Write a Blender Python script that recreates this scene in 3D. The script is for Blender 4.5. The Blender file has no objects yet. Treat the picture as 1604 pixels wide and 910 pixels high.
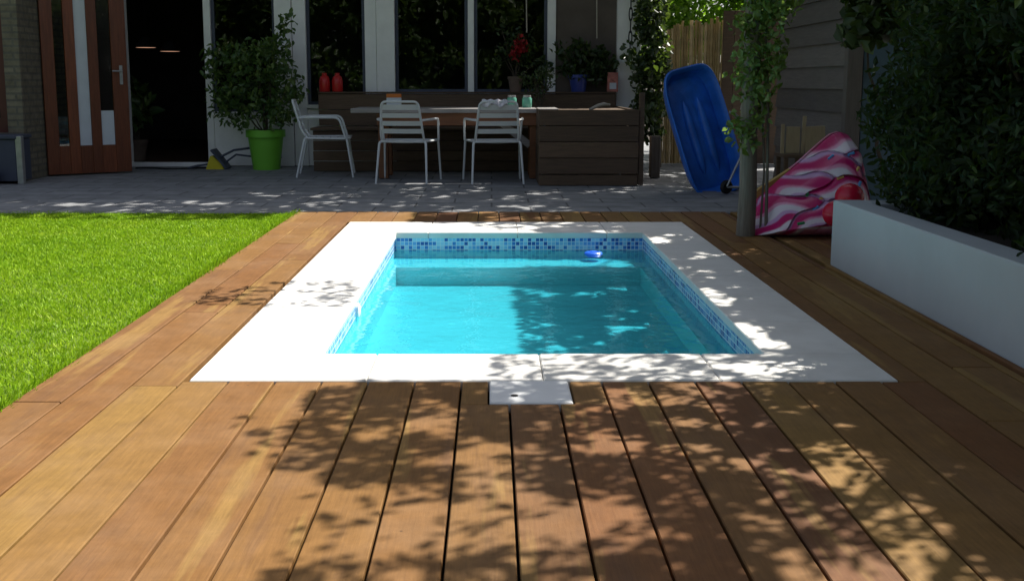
import bpy, bmesh, math, random
import numpy as np
from mathutils import Vector, Matrix
R = math.radians
random.seed(7)
rng = np.random.default_rng(11)
sc = bpy.context.scene
col = sc.collection

# ------------------------------------------------------------------ camera, sky, sun, exposure
H = 0.95
cam_d = bpy.data.cameras.new('camera')
cam = bpy.data.objects.new('camera', cam_d); col.objects.link(cam)
cam.location = (0, 0, H)
cam.rotation_euler = (R(90) - math.atan(245 / 1640), 0, 0)
cam_d.sensor_width = 36
cam_d.lens = 36 * 1640 / 1604
cam_d.shift_x = 32 / 1604
cam_d.shift_y = -80 / 1604
cam_d.clip_start = 0.05; cam_d.clip_end = 1000
sc.camera = cam

SUN_EL = R(52); SUN_H = (0.8, 0.6)
COT = 1 / math.tan(SUN_EL)
OX, OY = SUN_H[0] * COT, SUN_H[1] * COT          # shadow offset per metre of height
world = bpy.data.worlds.new('World'); sc.world = world; world.use_nodes = True
wn = world.node_tree
sky = wn.nodes.new('ShaderNodeTexSky'); sky.sky_type = 'NISHITA'; sky.sun_disc = False
sky.sun_elevation = SUN_EL; sky.sun_rotation = math.atan2(SUN_H[0], SUN_H[1])
sky.dust_density = 2.5
hs_ = wn.nodes.new('ShaderNodeHueSaturation'); hs_.inputs['Saturation'].default_value = 0.62
wn.links.new(sky.outputs[0], hs_.inputs['Color']); wn.links.new(hs_.outputs[0], wn.nodes['Background'].inputs[0])
wn.nodes['Background'].inputs[1].default_value = 0.08
sd = bpy.data.lights.new('sun', 'SUN'); sd.energy = 5.0; sd.angle = R(0.5); sd.color = (1, 0.95, 0.86)
sun = bpy.data.objects.new('sun', sd); col.objects.link(sun)
sv = Vector((SUN_H[0] * math.cos(SUN_EL), SUN_H[1] * math.cos(SUN_EL), math.sin(SUN_EL)))
sun.rotation_euler = sv.to_track_quat('Z', 'Y').to_euler()
sun.location = sv * 30
vs = sc.view_settings
vs.view_transform = 'Standard'; vs.look = 'None'; vs.gamma = 1; vs.exposure = 0.8
sc.cycles.use_denoising = True
sc.cycles.max_bounces = 10; sc.cycles.diffuse_bounces = 7; sc.cycles.transparent_max_bounces = 12
sc.cycles.sample_clamp_indirect = 4

# ------------------------------------------------------------------ helpers
def tag(o, label=None, cat=None, group=None, kind=None):
    if label: o['label'] = label
    if cat: o['category'] = cat
    if group: o['group'] = group
    if kind: o['kind'] = kind
    return o

def thing(name, label, cat, loc=(0, 0, 0), rotz=0, group=None):
    o = bpy.data.objects.new(name, None); col.objects.link(o)
    o.location = loc; o.rotation_euler = (0, 0, rotz); o.empty_display_size = 0.1
    return tag(o, label, cat, group)

def origin(p):
    v = Vector((0, 0, 0))
    while p is not None:
        v += p.location; p = p.parent
    return v

class MB:
    def __init__(s): s.v = []; s.f = []; s.sm = []
    def add(s, vs_, fs_, smooth=False):
        n = len(s.v); s.v += [tuple(p) for p in vs_]
        for f in fs_: s.f.append([i + n for i in f]); s.sm.append(smooth)
        return s
    def box(s, a, b, c=0.0, M=None):
        """box from corner a to corner b, edges chamfered by c"""
        (x0, y0, z0), (x1, y1, z1) = a, b
        if c <= 0:
            p = [(x, y, z) for z in (z0, z1) for x, y in ((x0, y0), (x1, y0), (x1, y1), (x0, y1))]
            f = [(3, 2, 1, 0), (4, 5, 6, 7), (0, 1, 5, 4), (1, 2, 6, 5), (2, 3, 7, 6), (3, 0, 4, 7)]
        else:
            p = []; 
            lo = (x0, y0, z0); hi = (x1, y1, z1); idx = {}
            for sx in (0, 1):
                for sy in (0, 1):
                    for sz in (0, 1):
                        S = (sx, sy, sz)
                        for ax in range(3):
                            q = [hi[k] - c if S[k] else lo[k] + c for k in range(3)]
                            q[ax] = hi[ax] if S[ax] else lo[ax]
                            idx[(S, ax)] = len(p); p.append(tuple(q))
            f = []
            for ax in range(3):
                u, w = (ax + 1) % 3, (ax + 2) % 3
                for sg in (0, 1):
                    r = []
                    for (cu, cw) in ((0, 0), (1, 0), (1, 1), (0, 1)):
                        S = [0, 0, 0]; S[ax] = sg; S[u] = cu; S[w] = cw
                        r.append(idx[(tuple(S), ax)])
                    f.append(r if sg else r[::-1])
            for ax in range(3):
                u, w = (ax + 1) % 3, (ax + 2) % 3
                for cu in (0, 1):
                    for cw in (0, 1):
                        A = [0, 0, 0]; A[u] = cu; A[w] = cw; B = list(A); B[ax] = 1
                        r = [idx[(tuple(A), u)], idx[(tuple(B), u)], idx[(tuple(B), w)], idx[(tuple(A), w)]]
                        f.append(r if cu != cw else r[::-1])
            for S in [(i, j, k) for i in (0, 1) for j in (0, 1) for k in (0, 1)]:
                r = [idx[(S, 0)], idx[(S, 1)], idx[(S, 2)]]
                f.append(r if sum(S) % 2 else r[::-1])
        if M is not None: p = [tuple(M @ Vector(q)) for q in p]
        return s.add(p, f)
    def tube(s, pts, r, n=8, cap=True, flat=1.0):
        pts = [Vector(p) for p in pts]
        rs = r if isinstance(r, (list, tuple)) else [r] * len(pts)
        ring = []; up = None
        for i, p in enumerate(pts):
            t = (pts[min(i + 1, len(pts) - 1)] - pts[max(i - 1, 0)]).normalized()
            if up is None:
                up = Vector((0, 0, 1)) if abs(t.z) < 0.9 else Vector((0, 1, 0))
            x = t.cross(up).normalized(); y = x.cross(t).normalized(); up = y
            ring.append([p + x * math.cos(2 * math.pi * k / n) * rs[i] + y * math.sin(2 * math.pi * k / n) * rs[i] * flat for k in range(n)])
        v = [q for g in ring for q in g]; f = []
        for i in range(len(pts) - 1):
            for k in range(n):
                f.append((i * n + k, i * n + (k + 1) % n, (i + 1) * n + (k + 1) % n, (i + 1) * n + k))
        if cap:
            f.append(tuple(range(n))[::-1]); f.append(tuple((len(pts) - 1) * n + k for k in range(n)))
        return s.add(v, f, True)
    def lathe(s, prof, c=(0, 0, 0), n=24):
        v = []; f = []
        for r, z in prof:
            for k in range(n):
                a = 2 * math.pi * k / n
                v.append((c[0] + r * math.cos(a), c[1] + r * math.sin(a), c[2] + z))
        for i in range(len(prof) - 1):
            for k in range(n):
                f.append((i * n + k, i * n + (k + 1) % n, (i + 1) * n + (k + 1) % n, (i + 1) * n + k))
        if prof[0][0] > 1e-4: f.append(tuple(range(n))[::-1])
        if prof[-1][0] > 1e-4: f.append(tuple((len(prof) - 1) * n + k for k in range(n)))
        return s.add(v, f, True)
    def prism(s, poly, y0, y1):
        """poly of (x, z) extruded along y"""
        n = len(poly)
        v = [(x, y0, z) for x, z in poly] + [(x, y1, z) for x, z in poly]
        f = [tuple(range(n)), tuple(range(2 * n - 1, n - 1, -1))]
        for k in range(n):
            f.append((k, k + n, (k + 1) % n + n, (k + 1) % n))
        return s.add(v, f)
    def build(s, name, mat, parent=None, world=True, smooth_angle=40, recalc=True):
        m = bpy.data.meshes.new(name)
        v = s.v
        if parent is not None and world:
            o_ = origin(parent); v = [(a - o_.x, b - o_.y, c - o_.z) for a, b, c in v]
        m.from_pydata(v, [], s.f)
        m.polygons.foreach_set('use_smooth', s.sm)
        m.update()
        if recalc:
            bm = bmesh.new(); bm.from_mesh(m); bmesh.ops.recalc_face_normals(bm, faces=bm.faces); bm.to_mesh(m); bm.free()
        if any(s.sm) and hasattr(m, 'set_sharp_from_angle'): m.set_sharp_from_angle(angle=R(smooth_angle))
        m.materials.append(mat)
        o = bpy.data.objects.new(name, m); col.objects.link(o)
        if parent is not None: o.parent = parent
        return o

def np_mesh(name, V, F, mat, parent=None, world=True):
    """V (n,3) array, F (m,k) array"""
    V = np.asarray(V, np.float32).copy()
    if parent is not None and world:
        V -= np.array(origin(parent), np.float32)
    m = bpy.data.meshes.new(name)
    m.vertices.add(len(V)); m.vertices.foreach_set('co', V.ravel())
    k = F.shape[1]
    m.loops.add(F.size); m.loops.foreach_set('vertex_index', F.astype(np.int32).ravel())
    m.polygons.add(len(F)); m.polygons.foreach_set('loop_start', np.arange(0, F.size, k, dtype=np.int32))
    m.update(calc_edges=True); m.materials.append(mat)
    o = bpy.data.objects.new(name, m); col.objects.link(o)
    if parent is not None: o.parent = parent
    return o

def unit(a): return a / np.maximum(np.linalg.norm(a, axis=-1, keepdims=True), 1e-9)

def leaves(name, C, L, mat, parent=None, width=0.5, up=0.5, fold=0.25, nrm=None):
    """one folded pointed leaf per centre"""
    n = len(C); C = np.asarray(C, float); L = np.broadcast_to(np.asarray(L, float), (n,)) * rng.uniform(0.65, 1.25, n)
    N = rng.normal(size=(n, 3)); N = unit(N); N[:, 2] += up
    if nrm is not None: N += nrm
    N = unit(N)
    T = unit(np.cross(N, rng.normal(size=(n, 3)))); T[:, 2] -= 0.25; T = unit(T)
    B = unit(np.cross(N, T)); N = np.cross(T, B)
    w = (L * width / 2)[:, None]; l = L[:, None]
    p0 = C - T * l * .5; p3 = C + T * l * .5 - N * l * .08
    up_ = N * w * fold * 2
    a1 = C - T * l * .12 + B * w + up_; a2 = C + T * l * .18 + B * w * .8 + up_ * .8
    b1 = C - T * l * .12 - B * w + up_; b2 = C + T * l * .18 - B * w * .8 + up_ * .8
    V = np.stack([p0, a1, a2, p3, b2, b1], 1).reshape(-1, 3)
    i = (np.arange(n) * 6)[:, None]
    F = np.concatenate([i + np.array([[0, 1, 2, 3]]), i + np.array([[0, 3, 4, 5]])], 1).reshape(-1, 4)
    return np_mesh(name, V, F, mat, parent)

def clumps(centres, per, rad):
    c = np.repeat(np.asarray(centres, float), per, 0)
    rad = np.repeat(np.broadcast_to(np.asarray(rad, float), (len(centres),)), per)
    d = unit(rng.normal(size=c.shape)) * (rng.random(len(c)) ** 0.5 * rad)[:, None]
    return c + d

# ------------------------------------------------------------------ materials
class NT:
    def __init__(s, name):
        s.m = bpy.data.materials.new(name); s.m.use_nodes = True; s.t = s.m.node_tree
        s.b = s.t.nodes['Principled BSDF']; s.out = s.t.nodes['Material Output']
    def n(s, typ, **kw):
        nd = s.t.nodes.new('ShaderNode' + typ)
        for k, v in kw.items():
            if k.startswith('i_'): nd.inputs[int(k[2:]) if k[2:].isdigit() else k[2:]].default_value = v
            else: setattr(nd, k, v)
        return nd
    def l(s, a, b): s.t.links.new(a, b)
    def ramp(s, fac, stops, interp='LINEAR'):
        r = s.n('ValToRGB'); r.color_ramp.interpolation = interp
        e = r.color_ramp.elements
        while len(e) < len(stops): e.new(0.5)
        for el, (p, c) in zip(e, stops): el.position = p; el.color = (*c, 1) if len(c) == 3 else c
        s.l(fac, r.inputs[0]); return r.outputs[0]
    def mix(s, fac, a, b, mode='MIX'):
        x = s.n('Mix', data_type='RGBA', blend_type=mode)
        for k, v in ((0, fac), (6, a), (7, b)):
            if hasattr(v, 'is_output'): s.l(v, x.inputs[k])
            else: x.inputs[k].default_value = v if k == 0 else (*v, 1)
        return x.outputs[2]
    def math(s, op, a, b=None, c=None):
        x = s.n('Math', operation=op)
        for k, v in ((0, a), (1, b), (2, c)):
            if v is None: continue
            if hasattr(v, 'is_output'): s.l(v, x.inputs[k])
            else: x.inputs[k].default_value = v
        return x.outputs[0]
    def obj(s, scale=(1, 1, 1)):
        tc = s.n('TexCoord'); mp = s.n('Mapping'); mp.inputs['Scale'].default_value = scale
        s.l(tc.outputs['Object'], mp.inputs[0]); return mp.outputs[0]
    def noise(s, vec, scale, detail=4, rough=0.55):
        x = s.n('TexNoise'); x.inputs['Scale'].default_value = scale; x.inputs['Detail'].default_value = detail
        x.inputs['Roughness'].default_value = rough; s.l(vec, x.inputs['Vector']); return x.outputs['Fac']
    def bump(s, h, strength=0.3, dist=0.01):
        b = s.n('Bump'); b.inputs['Strength'].default_value = strength; b.inputs['Distance'].default_value = dist
        s.l(h, b.inputs['Height']); s.l(b.outputs[0], s.b.inputs['Normal'])

def simple(name, c, rough=0.5, var=0.15, scale=8, bump=0.1, metal=0, stretch=(1, 1, 1), spec=0.5, island=0.0):
    t = NT(name); v = t.obj(stretch); f = t.noise(v, scale)
    d = tuple(x * (1 - var) for x in c); e = tuple(min(1, x * (1 + var)) for x in c)
    colr = t.ramp(f, [(0.3, d), (0.7, e)])
    if island:
        g = t.n('NewGeometry'); k = t.math('MULTIPLY_ADD', g.outputs['Random Per Island'], island, 1 - island / 2)
        hs = t.n('HueSaturation'); t.l(k, hs.inputs['Value']); t.l(colr, hs.inputs['Color']); colr = hs.outputs[0]
    t.l(colr, t.b.inputs['Base Color'])
    t.b.inputs['Roughness'].default_value = rough; t.b.inputs['Metallic'].default_value = metal
    t.b.inputs['Specular IOR Level'].default_value = spec
    if bump: t.bump(t.noise(v, scale * 4), bump, 0.004)
    return t.m

def leaf_mat(name, stops, trans=0.35, rough=0.45, tint=(0.35, 0.55, 0.05)):
    t = NT(name); g = t.n('NewGeometry')
    c = t.ramp(g.outputs['Random Per Island'], stops)
    t.l(c, t.b.inputs['Base Color']); t.b.inputs['Roughness'].default_value = rough
    tr = t.n('BsdfTranslucent'); tc = t.mix(0.5, c, tint); t.l(tc, tr.inputs[0])
    ms = t.n('MixShader'); ms.inputs[0].default_value = trans
    t.l(t.b.outputs[0], ms.inputs[1]); t.l(tr.outputs[0], ms.inputs[2]); t.l(ms.outputs[0], t.out.inputs[0])
    return t.m

def grass_mat(name, stops, trans, rough, tint):
    m = leaf_mat(name, stops, trans, rough, tint); t = m.node_tree; nt = NT.__new__(NT); nt.m = m; nt.t = t
    v = nt.obj(); f = nt.noise(v, 1.7, 5, 0.65); f2 = nt.noise(v, 9, 3, 0.6)
    src = t.nodes['Principled BSDF'].inputs['Base Color'].links[0].from_socket
    c = nt.mix(1.0, src, nt.ramp(f, [(0.32, (.74, .86, .8)), (0.5, (1, 1, 1)), (0.68, (1.28, 1.10, 1.3))]), 'MULTIPLY')
    c = nt.mix(1.0, c, nt.ramp(f2, [(0.3, (.74, .79, .78)), (0.7, (1.06, 1.05, 1.02))]), 'MULTIPLY')
    nt.l(c, t.nodes['Principled BSDF'].inputs['Base Color']); t.nodes['Principled BSDF'].inputs['Specular IOR Level'].default_value = 0.2
    return m

def wood_deck():
    t = NT('hardwood decking'); g = t.n('NewGeometry'); rnd = g.outputs['Random Per Island']
    v = t.obj(); off = t.math('MULTIPLY', rnd, 173.0)
    cx = t.n('CombineXYZ'); t.l(off, cx.inputs[0]); t.l(off, cx.inputs[1])
    va = t.n('VectorMath', operation='ADD'); t.l(v, va.inputs[0]); t.l(cx.outputs[0], va.inputs[1]); p = va.outputs[0]
    def st(sx, sy):
        m = t.n('VectorMath', operation='MULTIPLY'); t.l(p, m.inputs[0]); m.inputs[1].default_value = (sx, sy, 1); return m.outputs[0]
    base = t.ramp(rnd, [(0, (.148, .060, .025)), (.16, (.220, .112, .033)), (.32, (.180, .075, .026)), (.48, (.265, .155, .043)), (.62, (.150, .061, .028)), (.78, (.230, .122, .036)), (1, (.190, .092, .034))])
    sap = t.noise(st(7, 0.55), 1.0, 4, 0.55)
    sapm = t.ramp(sap, [(0.575, (0, 0, 0)), (0.615, (1, 1, 1))])
    c = t.mix(t.math('MULTIPLY', sapm, 0.55), base, (.32, .20, .06))
    dk = t.noise(st(8, 1.1), 1.0, 6, 0.65); dkm = t.ramp(dk, [(0.55, (0, 0, 0)), (0.75, (1, 1, 1))])
    c = t.mix(t.math('MULTIPLY', dkm, 0.5), c, (.125, .066, .042))
    gr = t.noise(st(120, 6.5), 1.0, 8, 0.75); gm = t.ramp(gr, [(0.3, (.70, .68, .66)), (0.7, (1.09, 1.09, 1.09))])
    c = t.mix(1.0, c, gm, 'MULTIPLY')
    du = t.noise(v, 3.2, 5, 0.65); dum = t.ramp(du, [(0.45, (0, 0, 0)), (0.8, (1, 1, 1))])
    c = t.mix(t.math('MULTIPLY', dum, 0.28), c, (.31, .205, .125))
    bl = t.noise(v, 11, 6, 0.7); c = t.mix(1.0, c, t.ramp(bl, [(0.3, (.86, .85, .84)), (0.7, (1.12, 1.12, 1.12))]), 'MULTIPLY')
    sp = t.n('TexVoronoi'); sp.inputs['Scale'].default_value = 7; t.l(v, sp.inputs['Vector'])
    spm = t.ramp(sp.outputs['Distance'], [(0.02, (1, 1, 1)), (0.035, (0, 0, 0))])
    c = t.mix(t.math('MULTIPLY', spm, 0.6), c, (.03, .02, .015))
    t.l(c, t.b.inputs['Base Color'])
    t.l(t.ramp(du, [(0.3, (.62, .62, .62)), (0.7, (.78, .78, .78))]), t.b.inputs['Roughness'])
    t.b.inputs['Specular IOR Level'].default_value = 0.25
    t.bump(gr, 0.35, 0.002)
    return t.m

def plank_wood(name, c, stretch, dark=0.6, rough=0.7, scale=4):
    t = NT(name); g = t.n('NewGeometry'); rnd = g.outputs['Random Per Island']; v = t.obj(stretch)
    f = t.noise(v, scale, 6, 0.65)
    cc = t.ramp(f, [(0.25, tuple(x * dark for x in c)), (0.6, c), (0.85, tuple(x * 1.3 for x in c))])
    hs = t.n('HueSaturation'); t.l(t.math('MULTIPLY_ADD', rnd, 0.5, 0.75), hs.inputs['Value']); t.l(cc, hs.inputs['Color'])
    t.l(hs.outputs[0], t.b.inputs['Base Color']); t.b.inputs['Roughness'].default_value = rough
    t.bump(f, 0.3, 0.003); return t.m

def stone_coping():
    t = NT('white coping stone'); v = t.obj(); g = t.n('NewGeometry')
    f = t.noise(v, 5, 6, 0.6); f2 = t.noise(v, 60, 3, 0.6)
    c = t.ramp(f, [(0.3, (.66, .645, .615)), (0.7, (.77, .76, .735))])
    hs = t.n('HueSaturation'); t.l(t.math('MULTIPLY_ADD', g.outputs['Random Per Island'], 0.06, 0.97), hs.inputs['Value']); t.l(c, hs.inputs['Color'])
    t.l(hs.outputs[0], t.b.inputs['Base Color']); t.b.inputs['Roughness'].default_value = 0.6
    wm = t.noise(v, 2.1, 6, 0.7); c2 = t.mix(t.math('MULTIPLY', t.ramp(wm, [(0.54, (0, 0, 0)), (0.62, (1, 1, 1))]), 0.22), hs.outputs[0], (.55, .52, .47)); t.l(c2, t.b.inputs['Base Color'])
    t.bump(f2, 0.25, 0.003); return t.m

def mosaic():
    t = NT('blue glass mosaic'); tc = t.n('TexCoord'); sp = t.n('SeparateXYZ'); t.l(tc.outputs['Object'], sp.inputs[0])
    S = 1 / 0.0255
    u = t.math('MULTIPLY', t.math('ADD', sp.outputs[0], sp.outputs[1]), S); w = t.math('MULTIPLY', sp.outputs[2], S)
    cx = t.n('CombineXYZ'); t.l(t.math('FLOOR', u), cx.inputs[0]); t.l(t.math('FLOOR', w), cx.inputs[1])
    wn_ = t.n('TexWhiteNoise', noise_dimensions='2D'); t.l(cx.outputs[0], wn_.inputs['Vector'])
    c = t.ramp(wn_.outputs['Value'], [(0, (.02, .11, .42)), (.17, (.05, .22, .60)), (.34, (.15, .40, .75)), (.58, (.27, .56, .82)), (.8, (.42, .68, .86))], 'CONSTANT')
    def edge(x):
        fr = t.math('FRACT', x); d = t.math('MINIMUM', fr, t.math('SUBTRACT', 1.0, fr)); return t.math('GREATER_THAN', d, 0.07)
    m = t.math('MULTIPLY', edge(u), edge(w))
    t.l(t.mix(m, (.74, .80, .84), c), t.b.inputs['Base Color'])
    t.l(t.math('MULTIPLY_ADD', m, -0.45, 0.6), t.b.inputs['Roughness'])
    t.bump(m, 0.4, 0.001); return t.m

def water():
    t = NT('pool water'); v = t.obj()
    h1 = t.noise(v, 4.0, 2, 0.4); h2 = t.noise(v, 17, 2, 0.5)
    h = t.math('ADD', h1, t.math('MULTIPLY', h2, 0.22))
    bp = t.n('Bump'); bp.inputs['Strength'].default_value = 0.6; bp.inputs['Distance'].default_value = 0.016; t.l(h, bp.inputs['Height'])
    fr = t.n('Fresnel'); fr.inputs['IOR'].default_value = 1.33; t.l(bp.outputs[0], fr.inputs['Normal'])
    tr = t.n('BsdfTransparent'); tr.inputs[0].default_value = (.22, .70, .785, 1)
    gl = t.n('BsdfGlossy'); gl.inputs['Roughness'].default_value = 0.02; t.l(bp.outputs[0], gl.inputs['Normal'])
    ms = t.n('MixShader'); t.l(fr.outputs[0], ms.inputs[0]); t.l(tr.outputs[0], ms.inputs[1]); t.l(gl.outputs[0], ms.inputs[2])
    t.l(ms.outputs[0], t.out.inputs[0]); return t.m

def glass():
    t = NT('window glass')
    fr = t.n('Fresnel'); fr.inputs['IOR'].default_value = 1.6
    tr = t.n('BsdfTransparent'); tr.inputs[0].default_value = (.62, .68, .70, 1)
    gl = t.n('BsdfGlossy'); gl.inputs['Roughness'].default_value = 0.01
    ms = t.n('MixShader'); t.l(fr.outputs[0], ms.inputs[0]); t.l(tr.outputs[0], ms.inputs[1]); t.l(gl.outputs[0], ms.inputs[2])
    t.l(ms.outputs[0], t.out.inputs[0]); return t.m

def bricks(name, c1, c2, mortar, scale, w=0.21, h=0.065, axis='XZ', rough=0.85, ms=0.012, bump=0.5):
    t = NT(name); tc = t.n('TexCoord'); sp = t.n('SeparateXYZ'); t.l(tc.outputs['Object'], sp.inputs[0]); cx = t.n('CombineXYZ')
    if axis == 'XZ':
        t.l(t.math('ADD', sp.outputs[0], sp.outputs[1]), cx.inputs[0]); t.l(sp.outputs[2], cx.inputs[1])
    else:
        t.l(sp.outputs[0], cx.inputs[0]); t.l(sp.outputs[1], cx.inputs[1])
    b = t.n('TexBrick'); t.l(cx.outputs[0], b.inputs['Vector'])
    b.inputs['Scale'].default_value = 1; b.inputs['Brick Width'].default_value = w; b.inputs['Row Height'].default_value = h
    b.inputs['Mortar Size'].default_value = ms; b.inputs['Color1'].default_value = (*c1, 1); b.inputs['Color2'].default_value = (*c2, 1); b.inputs['Mortar'].default_value = (*mortar, 1)
    f = t.noise(tc.outputs['Object'], scale, 5, 0.65)
    c = t.mix(1.0, b.outputs['Color'], t.ramp(f, [(0.3, (.7, .7, .7)), (0.7, (1.25, 1.25, 1.25))]), 'MULTIPLY')
    t.l(c, t.b.inputs['Base Color']); t.b.inputs['Roughness'].default_value = rough
    inv = t.math('SUBTRACT', 1.0, b.outputs['Fac']); t.bump(t.math('MULTIPLY_ADD', f, 0.3, inv), bump, 0.004); return t.m

def emit(name, c, s):
    t = NT(name); t.b.inputs['Base Color'].default_value = (*c, 1)
    t.b.inputs['Emission Color'].default_value = (*c, 1); t.b.inputs['Emission Strength'].default_value = s; return t.m

M = dict(
    deck=wood_deck(), coping=stone_coping(), mosaic=mosaic(), water=water(), glass=glass(),
    liner=simple('pale pool liner', (.72, .78, .80), 0.5, .04, 3, 0.02),
    soil=simple('dark soil', (.035, .026, .018), 0.95, .4, 20, 0.5),
    lawn_soil=simple('lawn soil', (.09, .15, .012), 0.95, .3, 15, 0.4),
    pavers=bricks('grey pavers', (.25, .255, .265), (.21, .215, .225), (.09, .09, .095), 5, 0.6, 0.3, 'XY', 0.75, 0.008, 0.3),
    brick=bricks('grey brown brick', (.20, .175, .125), (.15, .13, .09), (.12, .11, .09), 12),
    white=simple('white painted wood', (.87, .86, .85), 0.45, .05, 6, 0.04),
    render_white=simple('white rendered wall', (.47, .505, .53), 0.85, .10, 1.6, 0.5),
    brown_wall=simple('brown painted wall', (.11, .085, .07), 0.7, .15, 5, 0.1),
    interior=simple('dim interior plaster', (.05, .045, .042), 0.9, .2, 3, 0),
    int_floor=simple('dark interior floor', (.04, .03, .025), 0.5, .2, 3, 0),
    door=plank_wood('varnished red brown wood', (.21, .056, .020), (18, 18, 1.2), 0.5, 0.4),
    table_wood=plank_wood('reddish table wood', (.22, .085, .035), (1.5, 20, 20), 0.65, 0.6),
    table_top=plank_wood('weathered grey table top', (.33, .31, .30), (1.5, 20, 20), 0.75, 0.6),
    bench_wood=plank_wood('dark weathered boards', (.125, .079, .048), (1.5, 18, 18), 0.6, 0.75),
    chair=simple('pale grey powder coated metal', (.66, .69, .71), 0.35, .03, 6, 0),
    lime=simple('lime green plastic', (.16, .47, .04), 0.45, .05, 4, 0.03),
    red=simple('red plastic', (.55, .02, .02), 0.35, .06, 6, 0),
    orange=simple('orange card', (.65, .18, .03), 0.6, .06, 6, 0),
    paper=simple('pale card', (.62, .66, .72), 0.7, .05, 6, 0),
    greenglass=simple('pale green glass', (.12, .36, .27), 0.15, .1, 6, 0),
    terracotta=simple('dull clay', (.16, .11, .085), 0.8, .2, 8, 0.1),
    bluepot=simple('blue glazed pot', (.035, .06, .28), 0.3, .15, 8, 0),
    pink_pack=simple('pink printed package', (.46, .16, .13), 0.6, .35, 22, 0),
    tub=simple('blue moulded plastic', (.02, .15, .62), 0.42, .3, 5, 0.03),
    steel=simple('grey galvanised metal', (.42, .43, .44), 0.4, .15, 14, 0.05, metal=0.7),
    rubber=simple('black rubber', (.015, .015, .016), 0.7, .2, 10, 0.05),
    navy=simple('dark slate plastic', (.055, .065, .10), 0.6, .1, 6, 0.03),
    darkred=simple('dark red frame', (.09, .018, .014), 0.5, .15, 6, 0.03),
    yellow=simple('yellow plastic', (.62, .52, .02), 0.45, .06, 6, 0),
    post=plank_wood('weathered grey post', (.17, .15, .125), (16, 16, 1.0), 0.55, 0.85),
    bark=plank_wood('bark', (.09, .07, .05), (14, 14, 2.0), 0.5, 0.9),
    siding=plank_wood('grey brown siding', (.155, .135, .12), (15, 1.2, 15), 0.75, 0.8),
    siding_y=plank_wood('grey brown corner board', (.17, .145, .125), (15, 15, 1.2), 0.75, 0.8),
    bluedoor=simple('faded blue paint', (.075, .13, .165), 0.6, .12, 5, 0.06),
    felt=simple('dark roof felt', (.05, .05, .055), 0.9, .2, 10, 0.2),
    cream=plank_wood('cream sawn boards', (.40, .31, .19), (15, 15, 1.5), 0.8, 0.8),
    bamboo=None,
    rope=simple('pale cord', (.42, .38, .32), 0.8, .1, 30, 0.1),
    cloth=simple('pale rag', (.62, .60, .66), 0.85, .3, 16, 0.2),
    waffle=simple('tan vinyl', (.42, .27, .08), 0.4, .12, 20, 0.05),
    cherry=simple('glossy red vinyl', (.60, .012, .05), 0.25, .05, 6, 0),
    lid=simple('white plastic lid', (.78, .79, .80), 0.45, .03, 8, 0.03),
    toyblue=simple('bright blue plastic', (.02, .14, .75), 0.35, .06, 6, 0),
)
M['lf_tree'] = leaf_mat('tree leaves', [(0, (.028, .06, .012)), (.5, (.045, .095, .018)), (1, (.075, .125, .022))], 0.3)
M['lf_dark'] = leaf_mat('dark shrub leaves', [(0, (.016, .032, .012)), (.6, (.028, .055, .018)), (.93, (.05, .085, .025)), (1, (.10, .13, .04))], 0.2, 0.45)
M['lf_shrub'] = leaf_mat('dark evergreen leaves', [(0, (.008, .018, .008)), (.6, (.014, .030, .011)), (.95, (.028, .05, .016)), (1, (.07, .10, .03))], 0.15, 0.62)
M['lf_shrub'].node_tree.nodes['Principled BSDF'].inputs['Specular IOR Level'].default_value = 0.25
M['lf_mid'] = leaf_mat('climber leaves', [(0, (.06, .12, .025)), (.5, (.11, .19, .045)), (1, (.22, .29, .11))], 0.4, 0.4)
M['lf_bright'] = leaf_mat('sunlit leaves', [(0, (.07, .15, .015)), (.5, (.11, .22, .02)), (1, (.17, .29, .03))], 0.5, 0.45, (.4, .75, .04))
M['lf_pot'] = leaf_mat('pot shrub leaves', [(0, (.03, .07, .018)), (.6, (.06, .12, .028)), (1, (.15, .21, .05))], 0.25, 0.4)
M['lf_red'] = leaf_mat('red petals', [(0, (.22, .008, .012)), (1, (.42, .015, .02))], 0.2, 0.5, (.5, .02, .02))
M['grass'] = grass_mat('grass blades', [(0, (.14, .28, .008)), (.4, (.25, .44, .012)), (.75, (.37, .55, .022)), (1, (.42, .60, .07))], 0.3, 0.55, (.40, .66, .02))
def bamboo():
    t = NT('pale bamboo canes'); g = t.n('NewGeometry'); v = t.obj((1, 1, 1)); f = t.noise(v, 9)
    c = t.ramp(g.outputs['Random Per Island'], [(0, (.42, .31, .14)), (.5, (.58, .45, .23)), (1, (.70, .58, .36))])
    c = t.mix(1.0, c, t.ramp(f, [(0.3, (.75, .75, .75)), (.7, (1.1, 1.1, 1.1))]), 'MULTIPLY')
    t.l(c, t.b.inputs['Base Color']); t.b.inputs['Roughness'].default_value = 0.6
    tr = t.n('BsdfTranslucent'); t.l(c, tr.inputs[0]); ms = t.n('MixShader'); ms.inputs[0].default_value = 0.35
    t.l(t.b.outputs[0], ms.inputs[1]); t.l(tr.outputs[0], ms.inputs[2]); t.l(ms.outputs[0], t.out.inputs[0]); return t.m
M['bamboo'] = bamboo()

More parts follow.
